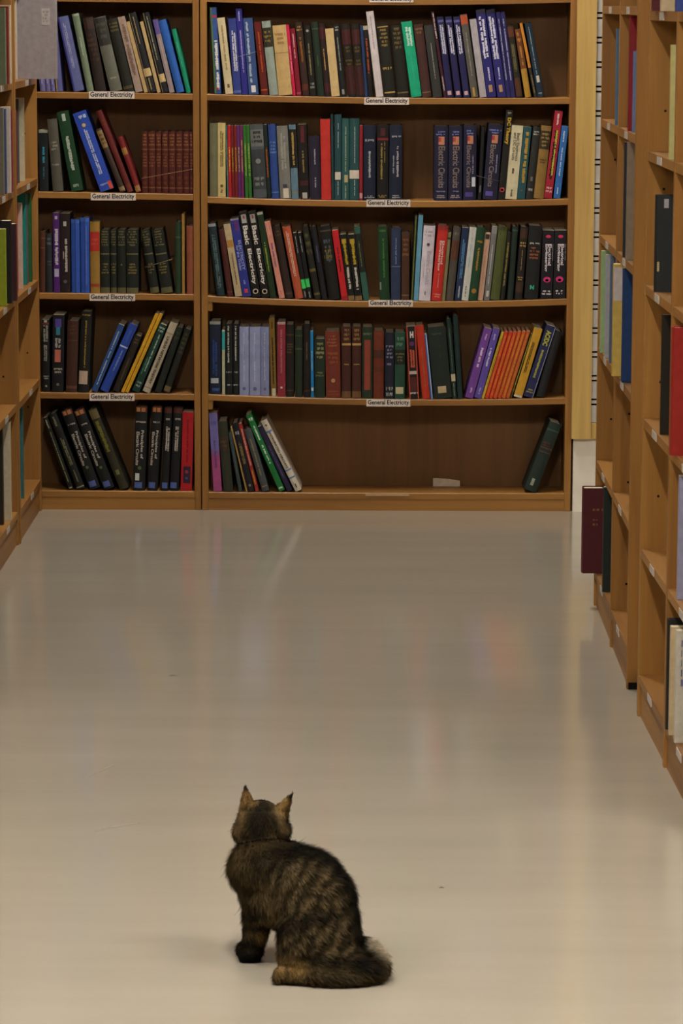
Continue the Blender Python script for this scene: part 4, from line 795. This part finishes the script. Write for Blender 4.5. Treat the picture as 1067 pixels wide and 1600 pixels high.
def side_book(side, sh, xl, xr, yt, yb, thick, colour, label, marks=(), d=.15, hard=False, Y=None, face=None, ztop=None, lean=0):
    z0 = sh+.0005
    up = [q for L_ in (LSH if side < 0 else (RSH if label.endswith(RA) or 'maroon one' in label or 'jutting into the aisle near' in label else NSH),) for q in L_ if q > sh+.05]
    if Y is None: Y = atZ((xl+xr)/2, yb, sh).y
    pl, pr = atY(xl, (yt+yb)/2, Y), atY(xr, (yt+yb)/2, Y)
    h = (atY((xl+xr)/2, yt, Y).z if ztop is None else ztop)-z0
    if up: h = min(h, min(up)-.0235-z0)
    if side < 0:
        M = Matrix.Translation((pr.x, Y, z0)) @ Matrix.Rotation(math.pi/2, 4, 'Z')
    else:
        M = Matrix.Translation((pl.x, Y+thick, z0)) @ Matrix.Rotation(-math.pi/2, 4, 'Z')
    r = book(label, M, thick, h, d, colour, list(marks), hard, 'books on the side bookcases')
    if face:   # printed label on the cover that faces the camera, in picture pixels
        for (kind, x0, y0, x1, y1, c) in face:
            a, b = atY(x0, y1, Y-.0008), atY(x1, y0, Y-.0008)
            inv = r.matrix_world.inverted()
            if kind == 's': vv, ff = [(a.x,a.y,a.z),(b.x,a.y,a.z),(b.x,a.y,b.z),(a.x,a.y,b.z)], [(0,1,2,3)]
            else:
                vv, ff = [], []; rg = random.Random(9); n = kind
                for i in range(n):
                    za = b.z-(b.z-a.z)*(i+.15)/n; zb = b.z-(b.z-a.z)*(i+.85)/n; x = a.x
                    while x < b.x-.001:
                        s = rg.uniform(.0015, .004); k = len(vv)
                        if rg.random() > .2:
                            vv += [(x,a.y-.0003,zb),(x+s*.8,a.y-.0003,zb),(x+s*.8,a.y-.0003,za),(x,a.y-.0003,za)]; ff.append((k,k+1,k+2,k+3))
                        x += s
            link('cover_label' if kind == 's' else 'title', mesh('cover_label', [inv @ Vector(p) for p in vv], ff), flat(c), r)
    return r
RA, RB = 'farther right-hand bookcase', 'nearest right-hand bookcase'
LA, LB = 'left-hand bookcase by the back wall', 'left-hand bookcase at the picture edge'
# left, far case
side_book(-1, LSH[1], 26, 87, -30, 115, .03, '8a8283', 'large grey book jutting into the aisle, white label', d=.17, hard=True, Y=YB-.26,
          face=[('s',65,13,78,39,'a59c98'), (4,67,16,75,36,'8a7c7c')])
side_book(-1, LSH[1], 17, 25.5, -20, 112, .022, 'c0ae98', 'cream book left of the jutting grey one', Y=YB-.34)
side_book(-1, LSH[2], 24, 37.5, 153, 275, .02, 'c4b89c', 'cream-paged book alone on a shelf of the '+LA, Y=YB-.2)
side_book(-1, LSH[2], 18, 29, 155, 280, .018, '4c4a4c', 'dark grey book left of the lone cream one, '+LA, Y=YB-.29)
side_book(-1, LSH[2], 15, 25.5, 172, 285, .02, '7a1a1c', 'dark red book low on the '+LA, Y=YB-.42)
side_book(-1, LSH[3], 34, 48.5, 302, 428, .03, '1c5a2c', 'green book at the far end, '+LA, Y=YB-.11)
side_book(-1, LSH[3], 30, 43, 304, 430, .02, '6a4a5c', 'purple-grey patterned book beside teal one, '+LA, Y=YB-.155)
side_book(-1, LSH[3], 26, 40.5, 302, 432, .03, '1c7a70', 'teal book between green and pinkish-white, '+LA, Y=YB-.21)
side_book(-1, LSH[3], 20, 34, 317, 445, .03, 'c4a898', 'pinkish-white book, '+LA, Y=YB-.36)
side_book(-1, LSH[3], 16, 27, 317, 447, .02, 'b82c20', 'thin bright red book, '+LA, Y=YB-.45)
side_book(-1, LSH[5], 20, 36, 632, 772, .018, '34686e', 'thin teal-blue book standing on the bottom shelf, '+LA, Y=YB-.42)
# left, near case
YN = lM.y-.03
side_book(-1, LSH[1], 4, 16, 8, 135, .03, 'c2b49c', 'cream book on the upper shelf, '+LB, Y=YN-.14)
side_book(-1, LSH[1], 0, 12.5, 10, 133, .03, '7a2418', 'rust-red book left of cream one, '+LB, Y=YN-.2)
side_book(-1, LSH[1], -14, 8, 12, 137, .03, '5d6b52', 'grey-green book at the very edge, upper shelf, '+LB, Y=YN-.26)
side_book(-1, LSH[2], 6, 19, 172, 300, .02, '7c2a38', 'wine-red book on the second shelf, '+LB, Y=YN-.08)
side_book(-1, LSH[2], 2, 15.5, 167, 305, .03, 'c2b6ac', 'white book on the second shelf, '+LB, Y=YN-.13)
side_book(-1, LSH[2], -4, 9, 170, 306, .025, '3d4d72', 'slate-blue book on the second shelf, '+LB, Y=YN-.18)
side_book(-1, LSH[2], -16, 5, 168, 310, .03, '6c6a5c', 'grey-olive book on the second shelf, '+LB, Y=YN-.24)
side_book(-1, LSH[3], 10, 25, 350, 470, .03, '3c1c20', 'dark maroon book on the third shelf, '+LB, Y=YN-.07)
side_book(-1, LSH[3], 2, 17, 345, 475, .035, '14120f', 'black book between maroon and lime green, '+LB, Y=YN-.15)
side_book(-1, LSH[3], -14, 8.5, 358, 485, .03, '8a9a20', 'lime green book on the third shelf, '+LB, Y=YN-.24)
side_book(-1, LSH[5], -6, 16, 660, 805, .028, 'c0b49a', 'cream book standing on the bottom shelf, '+LB, Y=YN-.16)
side_book(-1, LSH[5], -20, 4, 665, 805, .028, '2a241c', 'dark book left of the cream one, bottom shelf, '+LB, Y=YN-.24)
# right, far case, far bay
side_book(1, RSH[1], 962.5, 985, 45, 176, .012, '4a6a86', 'thin blue-grey book on the upper shelf, far bay, '+RA, Y=yF1-.46)
side_book(1, RSH[3], 939, 952, 392, 527, .02, '8fa878', 'pale green book, far bay of the '+RA, Y=yF1-.16)
side_book(1, RSH[3], 946.5, 962, 398, 532, .02, '9a9aa0', 'light grey book with red spots, far bay, '+RA, Y=yF1-.28, face=[('s',953,528,958,534,'b02c30'),('s',954,474,958,479,'b02c30')])
side_book(1, RSH[3], 953.5, 968, 400, 545, .02, '4c5c72', 'blue-grey book beside light grey one, far bay, '+RA, Y=yF1-.40)
side_book(1, RSH[5], 911.5, 950, 763, 891, .045, '4a1018', 'maroon book jutting into the aisle near the floor', d=.16, hard=True, Y=atZ(926, 891, RSH[5]).y if atZ(926, 891, RSH[5]).y+.045 < yF1-.021 else yF1-.068,
          face=[(1,926,794,942,799,'8a5a34'),(1,926,811,933,814,'8a5a34'),(1,926,817,933,822,'8a5a34')])
side_book(1, RSH[5], 942.5, 965, 756, 920, .02, '1c2420', 'dark green-black book beside the jutting maroon one', Y=yF1-.34)
# right, far case, near bay
mid = atZ(949, 1010, 0).y
side_book(1, RSH[1], 983, 1003, 22, 197, .02, '7a1018', 'dark red book on the upper shelf, near bay, '+RA, Y=mid-.26)
side_book(1, RSH[1], 989.5, 1008, 80, 200, .02, '5d7096', 'blue-grey book right of dark red one, '+RA, Y=mid-.34)
side_book(1, RSH[2], 975, 993, 222, 395, .02, '1c2028', 'dark navy book left of grey one, near bay, '+RA, Y=mid-.21)
side_book(1, RSH[2], 980, 1000, 212, 398, .03, '7a6a58', 'worn grey-brown book, near bay, '+RA, Y=mid-.30)
side_book(1, RSH[3], 958, 983, 408, 580, .03, 'b89a4c', 'yellow-cream book, near bay of the '+RA, Y=mid-.12, face=[('s',958.5,418,975,470,'b4a8a4')])
side_book(1, RSH[3], 973, 993, 414, 583, .03, '13315c', 'navy blue book right of yellow-cream one, '+RA, Y=mid-.24)
# right, near case
yn = yN1.y
side_book(1, NSH[0], 1021, 1045, -140, 14, .03, '4a141c', 'maroon book at the top picture edge, '+RB, Y=yn-.16)
side_book(1, NSH[0], 1034.5, 1056, -140, 14, .03, 'b09c7c', 'cream book at the top picture edge, '+RB, Y=yn-.30)
side_book(1, NSH[1], 1047, 1070, 70, 234, .012, 'a8a068', 'thin yellow-green book on the upper shelf, '+RB, Y=yn-.40)
side_book(1, NSH[2], 1026, 1060, 305, 437, .03, '1c1e1e', 'black book with cream sticker, '+RB, Y=yn-.20, hard=True, face=[('s',1026.3,409,1030,424,'a89a6c'),('s',1037.5,311,1045,325,'9c9498')])
side_book(1, NSH[3], 1033.5, 1060, 492, 650, .015, '1d1a12', 'thin black book on a lower shelf, '+RB, Y=yn-.30)
y2 = yN2.y
side_book(1, NSH[0], 1058, 1090, -140, 12, .03, '2a3a74', 'blue book at the upper right picture corner, '+RB, Y=y2-.14)
side_book(1, NSH[3], 1052, 1090, 512, 690, .04, '8a1c12', 'bright red book at the right picture edge, '+RB, Y=y2-.12, hard=True)
side_book(1, NSH[4], 1061, 1090, 745, 902, .03, '8a88a0', 'lavender-grey book at the right picture edge, '+RB, Y=y2-.14)
side_book(1, NSH[5], 1043.5, 1075, 968, 1135, .02, '1a1814', 'black book leftmost on the bottom shelf, '+RB, Y=y2-.07, hard=True)
side_book(1, NSH[5], 1047, 1080, 980, 1145, .022, 'b8a27c', 'cream book on the bottom shelf, '+RB, Y=y2-.12, hard=False)
side_book(1, NSH[5], 1055.5, 1085, 986, 1155, .022, 'b8b0a0', 'white book with blue lettering on the bottom shelf, '+RB, Y=y2-.19, hard=False, face=[(6,1063,998,1067,1090,'4a5484')])

# small marks on the floor
def mark(name, pts, w, hexc):
    v, f = [], []; ps = [atZ(x, y, .0006) for x, y in pts]
    for i, p in enumerate(ps):
        k = w*math.sin(math.pi*(i+.35)/(len(ps)-.3))
        v += [p+Vector((0,-k,0)), p+Vector((0,k,0))]
    for i in range(len(ps)-1): f.append((2*i,2*i+2,2*i+3,2*i+1))
    return link(name, mesh(name, v, f), flat(hexc, .5, .4), floor)
mark('floor_scuff', [(133,1216),(150,1207),(165,1200),(178,1194)], .003, '8c8376')
mark('floor_scuff', [(152,1298),(175,1292),(195,1289),(214,1286)], .004, '90877a')
mark('floor_scuff', [(262,1056),(270,1055),(278,1056)], .004, '5a4c38')
mark('floor_scuff', [(686,1387),(690,1386),(694,1387)], .004, '3a3026')

# ------------------------------------------------------------------ cat
YC = atZ(500, 1525, 0).y
CS = 1067/320
def CP(cx, cy, dy=0): return atY(320+cx/CS, 1200+cy/CS, YC+dy)
K = 1/3130.0                                   # metres per pixel of the enlarged cat picture
cat_org = Vector((CP(480, 1040).x, YC+.02, 0))
bmc = bmesh.new()
def ell(cx, cy, dy, rx, ry, rz, rot=None):
    c = CP(cx, cy, dy)
    M = Matrix.Translation(c) @ (rot if rot else Matrix.Identity(4)) @ Matrix.Diagonal((rx, ry, rz, 1))
    bmesh.ops.create_icosphere(bmc, subdivisions=3, radius=1, matrix=M)
def caps(p, q, r0, r1, n=7):
    p, q = Vector(p), Vector(q)
    for i in range(n+1):
        t = i/n; bmesh.ops.create_icosphere(bmc, subdivisions=2, radius=r0+(r1-r0)*t, matrix=Matrix.Translation(p.lerp(q, t)))
RY = lambda a: Matrix.Rotation(math.radians(a), 4, 'Y')
# trunk from rump to shoulders
ell(625, 890, .03, .060, .070, .070)
ell(590, 800, .035, .068, .072, .070)
ell(560, 690, .045, .073, .074, .068)
ell(520, 590, .055, .073, .070, .057, RY(18))
ell(420, 535, .07, .068, .062, .048, RY(8))
ell(300, 510, .085, .056, .055, .047)
ell(222, 525, .10, .034, .045, .042)
ell(325, 455, .075, .046, .044, .032)
ell(255, 470, .085, .036, .04, .034)
ell(290, 620, .095, .038, .045, .050)
ell(400, 680, .06, .050, .050, .052)
# neck and head
ell(300, 410, .10, .036, .036, .034)
ell(295, 300, .11, .042, .040, .037)
ell(290, 250, .112, .033, .032, .026)
ell(205, 335, .115, .020, .024, .022)
ell(395, 325, .115, .018, .024, .020)
ell(290, 320, .150, .020, .018, .016)
# front legs
FZ = .012
def FP(cx, cyfloor, dy, z):     # point above the floor
    p = CP(cx, cyfloor, dy); return Vector((p.x, p.y, z))
pL = FP(255, 1020, .085, .016); pR = FP(240, 1005, .115, .016)
caps(CP(292, 690, .085), CP(268, 850, .08), .030, .0215)
caps(CP(268, 850, .08), pL, .0215, .0155)
caps(CP(272, 690, .12), pR, .026, .0150)
for p, s in ((pL, 1), (pR, 1)):
    M = Matrix.Translation(p+Vector((-.005, -.004, -.003))) @ Matrix.Diagonal((.021, .019, .013, 1))
    bmesh.ops.create_icosphere(bmc, subdivisions=3, radius=1, matrix=M)
    for k in (-1, 0, 1):
        bmesh.ops.create_icosphere(bmc, subdivisions=2, radius=.007, matrix=Matrix.Translation(p+Vector((-.019, .009*k-.004, -.008))))
# haunch, hind foot
ell(527, 890, -.015, .048, .042, .058, RY(-12))
ell(600, 985, -.01, .070, .050, .034)
ell(660, 1010, -.025, .060, .040, .026)
ell(487, 985, -.025, .036, .028, .030)
hf = FP(462, 1040, -.04, .016)
M = Matrix.Translation(hf) @ Matrix.Diagonal((.034, .019, .017, 1)); bmesh.ops.create_icosphere(bmc, subdivisions=3, radius=1, matrix=M)
for k in (-1, 0, 1): bmesh.ops.create_icosphere(bmc, subdivisions=2, radius=.0075, matrix=Matrix.Translation(hf+Vector((-.028, .009*k, -.007))))
ell(560, 960, .07, .05, .04, .04)
# tail: leaves the rump to the right, bends forward and lies along the floor
tp = [FP(790, 990, .03, .030), FP(835, 985, .025, .027), FP(875, 1000, .01, .024), FP(893, 1020, -.015, .0215), FP(870, 1040, -.036, .020), FP(805, 1050, -.047, .020), FP(730, 1050, -.052, .020), FP(650, 1050, -.052, .019), FP(570, 1050, -.050, .018), FP(510, 1050, -.048, .015)]
tr = [.031, .028, .025, .0225, .021, .0205, .0205, .0195, .0180, .0145]
for i in range(len(tp)-1): caps(tp[i], tp[i+1], tr[i], tr[i+1], 4)
# ears: thin cupped shells, hollow side away from the camera
def ear(b0, b1, tip, dy, bulge):
    B0, B1, T = CP(*b0, dy), CP(*b1, dy), CP(*tip, dy-.004)
    rings = []
    for i in range(7):
        t = i/6; row = []
        for j in range(7):
            u = j/6
            side = (1-t)**.85
            base = B0.lerp(B1, u); m = B0.lerp(B1, .5)
            p = (m.lerp(base, side)) + (T-m)*t
            p = p + Vector((0, -bulge*math.sin(math.pi*u)*side, 0))
            row.append(p)
        rings.append(row)
    vs = {}
    for s, off in ((0, Vector((0, 0, 0))), (1, Vector((0, .0055, 0)))):
        for i in range(7):
            for j in range(7): vs[s, i, j] = bmc.verts.new(rings[i][j]+off)
    for i in range(6):
        for j in range(6):
            bmc.faces.new((vs[0,i,j], vs[0,i,j+1], vs[0,i+1,j+1], vs[0,i+1,j])); bmc.faces.new((vs[1,i,j], vs[1,i+1,j], vs[1,i+1,j+1], vs[1,i,j+1]))
    for i in range(6):
        bmc.faces.new((vs[0,i,0], vs[0,i+1,0], vs[1,i+1,0], vs[1,i,0])); bmc.faces.new((vs[0,i,6], vs[1,i,6], vs[1,i+1,6], vs[0,i+1,6]))
    for j in range(6):
        bmc.faces.new((vs[0,0,j], vs[1,0,j], vs[1,0,j+1], vs[0,0,j+1])); bmc.faces.new((vs[0,6,j], vs[0,6,j+1], vs[1,6,j+1], vs[1,6,j]))
ear((166, 265), (272, 215), (208, 84), .105, .010)
ear((362, 205), (432, 275), (462, 128), .105, .010)
tmp = D.meshes.new('t'); bmc.to_mesh(tmp); bmc.free()
to = D.objects.new('t', tmp); COL.objects.link(to)
mo = to.modifiers.new('r', 'REMESH'); mo.mode = 'VOXEL'; mo.voxel_size = .0028
ms = to.modifiers.new('s', 'SMOOTH'); ms.factor = .5; ms.iterations = 4
bpy.context.view_layer.update()
body = D.meshes.new_from_object(to.evaluated_get(bpy.context.evaluated_depsgraph_get()))
D.objects.remove(to)
nv = len(body.vertices); co = np.empty(nv*3); body.vertices.foreach_get('co', co); co = co.reshape(-1, 3)
co[:,2] = np.maximum(co[:,2], .0005)
nr = np.empty(nv*3); body.vertices.foreach_get('normal', nr); nr = nr.reshape(-1, 3)
def to_plan(p):
    """markings chart in the cat's own axes: u runs from chest to rump, v from ears to floor"""
    q = p-np.array(cat_org)
    return 482.5+3145*q[:,0]+59*q[:,1], 1064-891*q[:,1]-3039*q[:,2]
def polyd(x, y, pts):
    d = np.full(len(x), 1e9)
    for (x0,y0),(x1,y1) in zip(pts, pts[1:]):
        t = np.clip(((x-x0)*(x1-x0)+(y-y0)*(y1-y0))/((x1-x0)**2+(y1-y0)**2), 0, 1)
        d = np.minimum(d, np.hypot(x-x0-t*(x1-x0), y-y0-t*(y1-y0)))
    return d
C = lambda h: np.array(lin(h))
def sstep(a, b, x): t = np.clip((x-a)/(b-a), 0, 1); return t*t*(3-2*t)
def coat(p, n):
    """tabby markings, plus painted tail-top light and crease shade, laid out along the animal's own body"""
    u, v = to_plan(p)
    nz1 = np.array([noise.noise(Vector(q)*38) for q in p]); nz2 = np.array([noise.noise(Vector(q)*120+Vector((7,3,1))) for q in p])
    base = np.tile(C('40341f'), (len(p), 1))
    def mix(c, f):
        nonlocal base; base = base*(1-f[:,None])+C(c)[None]*f[:,None]
    mix('54462f', np.clip(nz1*.9+.1, 0, .6))
    # flank stripes running down and forward
    ph = (u*.66+v*.36)/8.5+nz1*3.0+nz2*1.0
    fl = sstep(420, 520, v)*(1-sstep(950, 1050, v))*sstep(280, 360, u)
    mix('6b5a40', .5*sstep(.0, .9, np.sin(ph))*fl)
    mix('15110b', .65*sstep(.1, .9, -np.sin(ph))*fl)
    mix('15110c', .6*sstep(.05, .4, nz2))
    # dark saddle along the spine
    sp = polyd(u, v, [(400,395),(520,415),(600,440),(680,480),(750,580),(790,720),(805,850),(830,930)])
    mix('0a0907', .9*(1-sstep(25, 110, sp)))
    # shoulder: warmer brown edge, dark centre
    mix('5c4a2c', .55*(1-sstep(10, 55, polyd(u, v, [(115,520),(190,420),(270,375),(340,365),(410,395)]))))
    mix('120e0a', .6*(1-sstep(30, 100, polyd(u, v, [(300,500),(420,450)]))))
    # flank paler patch, shade painted into the thigh creases
    mix('665436', .5*(1-sstep(10, 100, polyd(u, v, [(320,650),(340,790)]))))
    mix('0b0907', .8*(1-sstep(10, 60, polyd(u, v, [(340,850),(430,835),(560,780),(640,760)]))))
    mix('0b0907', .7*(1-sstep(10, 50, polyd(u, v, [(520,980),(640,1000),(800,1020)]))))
    # front leg bars, dark foot
    leg = (1-sstep(290, 340, u))*sstep(680, 740, v)
    mix('15120e', .8*leg*sstep(-.3, .6, np.sin(v/13+nz1*2)))
    mix('0a0908', .93*(1-sstep(290, 330, u))*sstep(890, 970, v))
    mix('806638', .6*(1-sstep(5, 60, polyd(u, v, [(295,880),(325,895)]))))
    mix('8a8078', .7*(1-sstep(165, 185, u))*sstep(985, 1015, v))
    # hind foot tan
    mix('6c5530', .8*(1-sstep(20, 85, polyd(u, v, [(385,1035),(480,1040)]))))
    mix('94764a', .5*(1-sstep(5, 30, polyd(u, v, [(375,1030),(400,1040)]))))
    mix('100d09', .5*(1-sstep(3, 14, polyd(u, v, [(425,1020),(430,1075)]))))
    # tail
    mix('4c4434', .45*sstep(1035, 1070, v)*sstep(540, 620, u)*(1-sstep(760, 840, u))*(nz2 > -.1))
    mix('0f0d0a', .85*(1-sstep(15, 70, polyd(u, v, [(790,1020),(880,1035)]))))
    mix('b0a088', .85*(1-sstep(8, 65, polyd(u, v, [(845,905),(895,920),(930,955)])))*sstep(820, 850, u))  # pale tail top: overhead light painted into the coat colour
    # head
    hd = 1-sstep(370, 400, v)
    mix('110e0a', .85*hd*(1-sstep(20, 85, polyd(u, v, [(300,215),(270,300),(290,370)]))))
    mix('110e0a', .7*hd*(1-sstep(10, 50, polyd(u, v, [(340,290),(400,280)]))))
    mix('6a5638', .7*hd*(1-sstep(8, 40, polyd(u, v, [(190,250),(165,330)]))))
    mix('6a5638', .65*hd*(1-sstep(8, 36, polyd(u, v, [(385,220),(412,320)]))))
    mix('14100b', .5*(1-sstep(10, 40, polyd(u, v, [(190,395),(300,370),(420,385)]))))  # shade between head and shoulders, painted as a dark line
    # ears
    el_ = (1-sstep(175, 235, v+.25*(u-200)))*(1-sstep(262, 290, u)); er_ = (1-sstep(205, 265, v))*sstep(372, 400, u)
    mix('7c6038', .85*np.maximum(el_, er_))
    mix('0c0a08', .95*np.maximum(1-sstep(25, 52, np.hypot(u-208, v-88)), 1-sstep(22, 50, np.hypot(u-458, v-135))))
    mix('100c0a', .6*el_*(1-sstep(3, 16, polyd(u, v, [(225,90),(265,190)]))))
    mix('100c0a', .5*er_*(1-sstep(3, 16, polyd(u, v, [(455,150),(425,240)]))))
    return np.clip(base*(1+.18*nz2[:,None]), 0, 1)
body.vertices.foreach_set('co', (co-np.array(cat_org)).ravel())
def setcol(me, c):
    at = me.color_attributes.new('coat', 'FLOAT_COLOR', 'POINT')
    at.data.foreach_set('color', np.hstack([c, np.ones((len(c), 1))]).ravel())
def furmat(name, rough):
    m, nt, b = newmat(name); a = nt.nodes.new('ShaderNodeVertexColor'); a.layer_name = 'coat'
    nt.links.new(a.outputs[0], b.inputs['Base Color']); b.inputs['Roughness'].default_value = rough
    b.inputs['Specular IOR Level'].default_value = .06; return m
cat = D.objects.new('cat', None); COL.objects.link(cat); cat.location = cat_org
tag(cat, 'brown tabby cat sitting on the floor with its back to the camera', 'cat')
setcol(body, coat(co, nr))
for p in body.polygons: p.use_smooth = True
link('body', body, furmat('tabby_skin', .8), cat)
# fur strands
rs = np.random.RandomState(3)
tri = []
for p in body.polygons:
    vs = list(p.vertices)
    for k in range(1, len(vs)-1): tri.append((vs[0], vs[k], vs[k+1]))
tri = np.array(tri); A, B_, C_ = co[tri[:,0]], co[tri[:,1]], co[tri[:,2]]
ar = np.linalg.norm(np.cross(B_-A, C_-A), axis=1); pr = ar/ar.sum()
NS = 70000
ix = rs.choice(len(tri), NS, p=pr); r1, r2 = rs.rand(NS), rs.rand(NS); q = np.sqrt(r1)
w0, w1, w2 = 1-q, q*(1-r2), q*r2
P0 = A[ix]*w0[:,None]+B_[ix]*w1[:,None]+C_[ix]*w2[:,None]
N0 = nr[tri[ix,0]]*w0[:,None]+nr[tri[ix,1]]*w1[:,None]+nr[tri[ix,2]]*w2[:,None]
N0 /= np.linalg.norm(N0, axis=1)[:,None]+1e-9
uu, vv_ = to_plan(P0)
flow = np.tile(np.array([.55, -.25, -.8]), (NS, 1))
flow[vv_ < 390] = [0, -.5, -.85]
flow[(vv_ > 880) & (uu > 560)] = [.5, -.2, -.3]
flow[(vv_ < 230)] = [0, 0, .9]
flow -= N0*np.sum(flow*N0, axis=1)[:,None]
flow /= np.linalg.norm(flow, axis=1)[:,None]+1e-9
ln = .0105*(.5+.9*rs.rand(NS)); ln[rs.rand(NS) < .04] *= 1.7; ln[vv_ < 390] *= .6; ln[vv_ < 225] *= .45
ln[(uu < 340) & (vv_ > 800)] *= .6; ln[(uu < 540) & (vv_ > 960)] *= .5
dirv = flow+N0*(.38+.25*rs.rand(NS))[:,None]+rs.randn(NS, 3)*.16
dirv /= np.linalg.norm(dirv, axis=1)[:,None]
sd = np.cross(dirv, N0); sd /= np.linalg.norm(sd, axis=1)[:,None]+1e-9
wd_ = .00055
TIP = P0+dirv*ln[:,None]; TIP[:,2] = np.maximum(TIP[:,2], .0006)
MID = P0+(dirv*.55+N0*.06)*ln[:,None]; MID[:,2] = np.maximum(MID[:,2], .0005)
V = np.empty((NS, 5, 3)); V[:,0] = P0-sd*wd_; V[:,1] = P0+sd*wd_; V[:,2] = MID+sd*wd_*.8; V[:,3] = MID-sd*wd_*.8; V[:,4] = TIP
V = V.reshape(-1, 3)-np.array(cat_org)
fm = D.meshes.new('fur'); fi = np.arange(NS)*5
fm.vertices.add(NS*5); fm.vertices.foreach_set('co', V.ravel())
loops = np.stack([fi,fi+1,fi+2,fi+3, fi+3,fi+2,fi+4], axis=1).ravel()
fm.loops.add(NS*7); fm.loops.foreach_set('vertex_index', loops)
fm.polygons.add(NS*2)
st = np.stack([np.arange(NS)*7, np.arange(NS)*7+4], axis=1).ravel()
fm.polygons.foreach_set('loop_start', st)
fm.update(calc_edges=True); fm.validate()
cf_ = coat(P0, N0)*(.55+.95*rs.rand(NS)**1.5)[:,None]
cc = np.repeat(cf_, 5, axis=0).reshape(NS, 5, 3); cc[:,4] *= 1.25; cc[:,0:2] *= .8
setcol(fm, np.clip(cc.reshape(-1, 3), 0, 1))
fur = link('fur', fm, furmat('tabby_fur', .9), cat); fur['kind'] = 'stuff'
# face, on the side turned to the shelves
hc = CP(292, 290, .11)
def ball(name, off, r, m, sc=(1,1,1)):
    b = bmesh.new(); bmesh.ops.create_icosphere(b, subdivisions=2, radius=r, matrix=Matrix.Diagonal((*sc, 1)))
    me = D.meshes.new(name); b.to_mesh(me); b.free()
    for p in me.polygons: p.use_smooth = True
    o = link(name, me, m, cat); o.location = hc+Vector(off)-cat_org; return o
for sx in (-1, 1):
    e = ball('eye', (.017*sx, .034, .004), .0085, flat('8a8a30', .15, .6))
    pu = bmesh.new(); bmesh.ops.create_icosphere(pu, subdivisions=2, radius=.004, matrix=Matrix.Diagonal((.5, .5, 1, 1)))
    me = D.meshes.new('pupil'); pu.to_mesh(me); pu.free(); o = link('pupil', me, DARK, e); o.location = (.001*sx, .0075, 0)
ball('nose', (0, .058, -.008), .0055, flat('7a4a40', .5), (1.2, .7, .8))
ball('mouth', (0, .054, -.018), .006, flat('3a2420', .6), (1.5, .6, .25))
for sx in (-1, 1):
    for k in range(4):
        a0 = hc+Vector((.012*sx, .052, -.012+.002*k))-cat_org; a1 = a0+Vector((.022*sx, .012-.003*k, -.008+.005*k))
        link('whisker', tubemesh('whisker', [a0, a0.lerp(a1, .5)+Vector((0,0,.003)), a1], [.0004,.0003,.00015], 4), flat('c8c4bc'), cat)
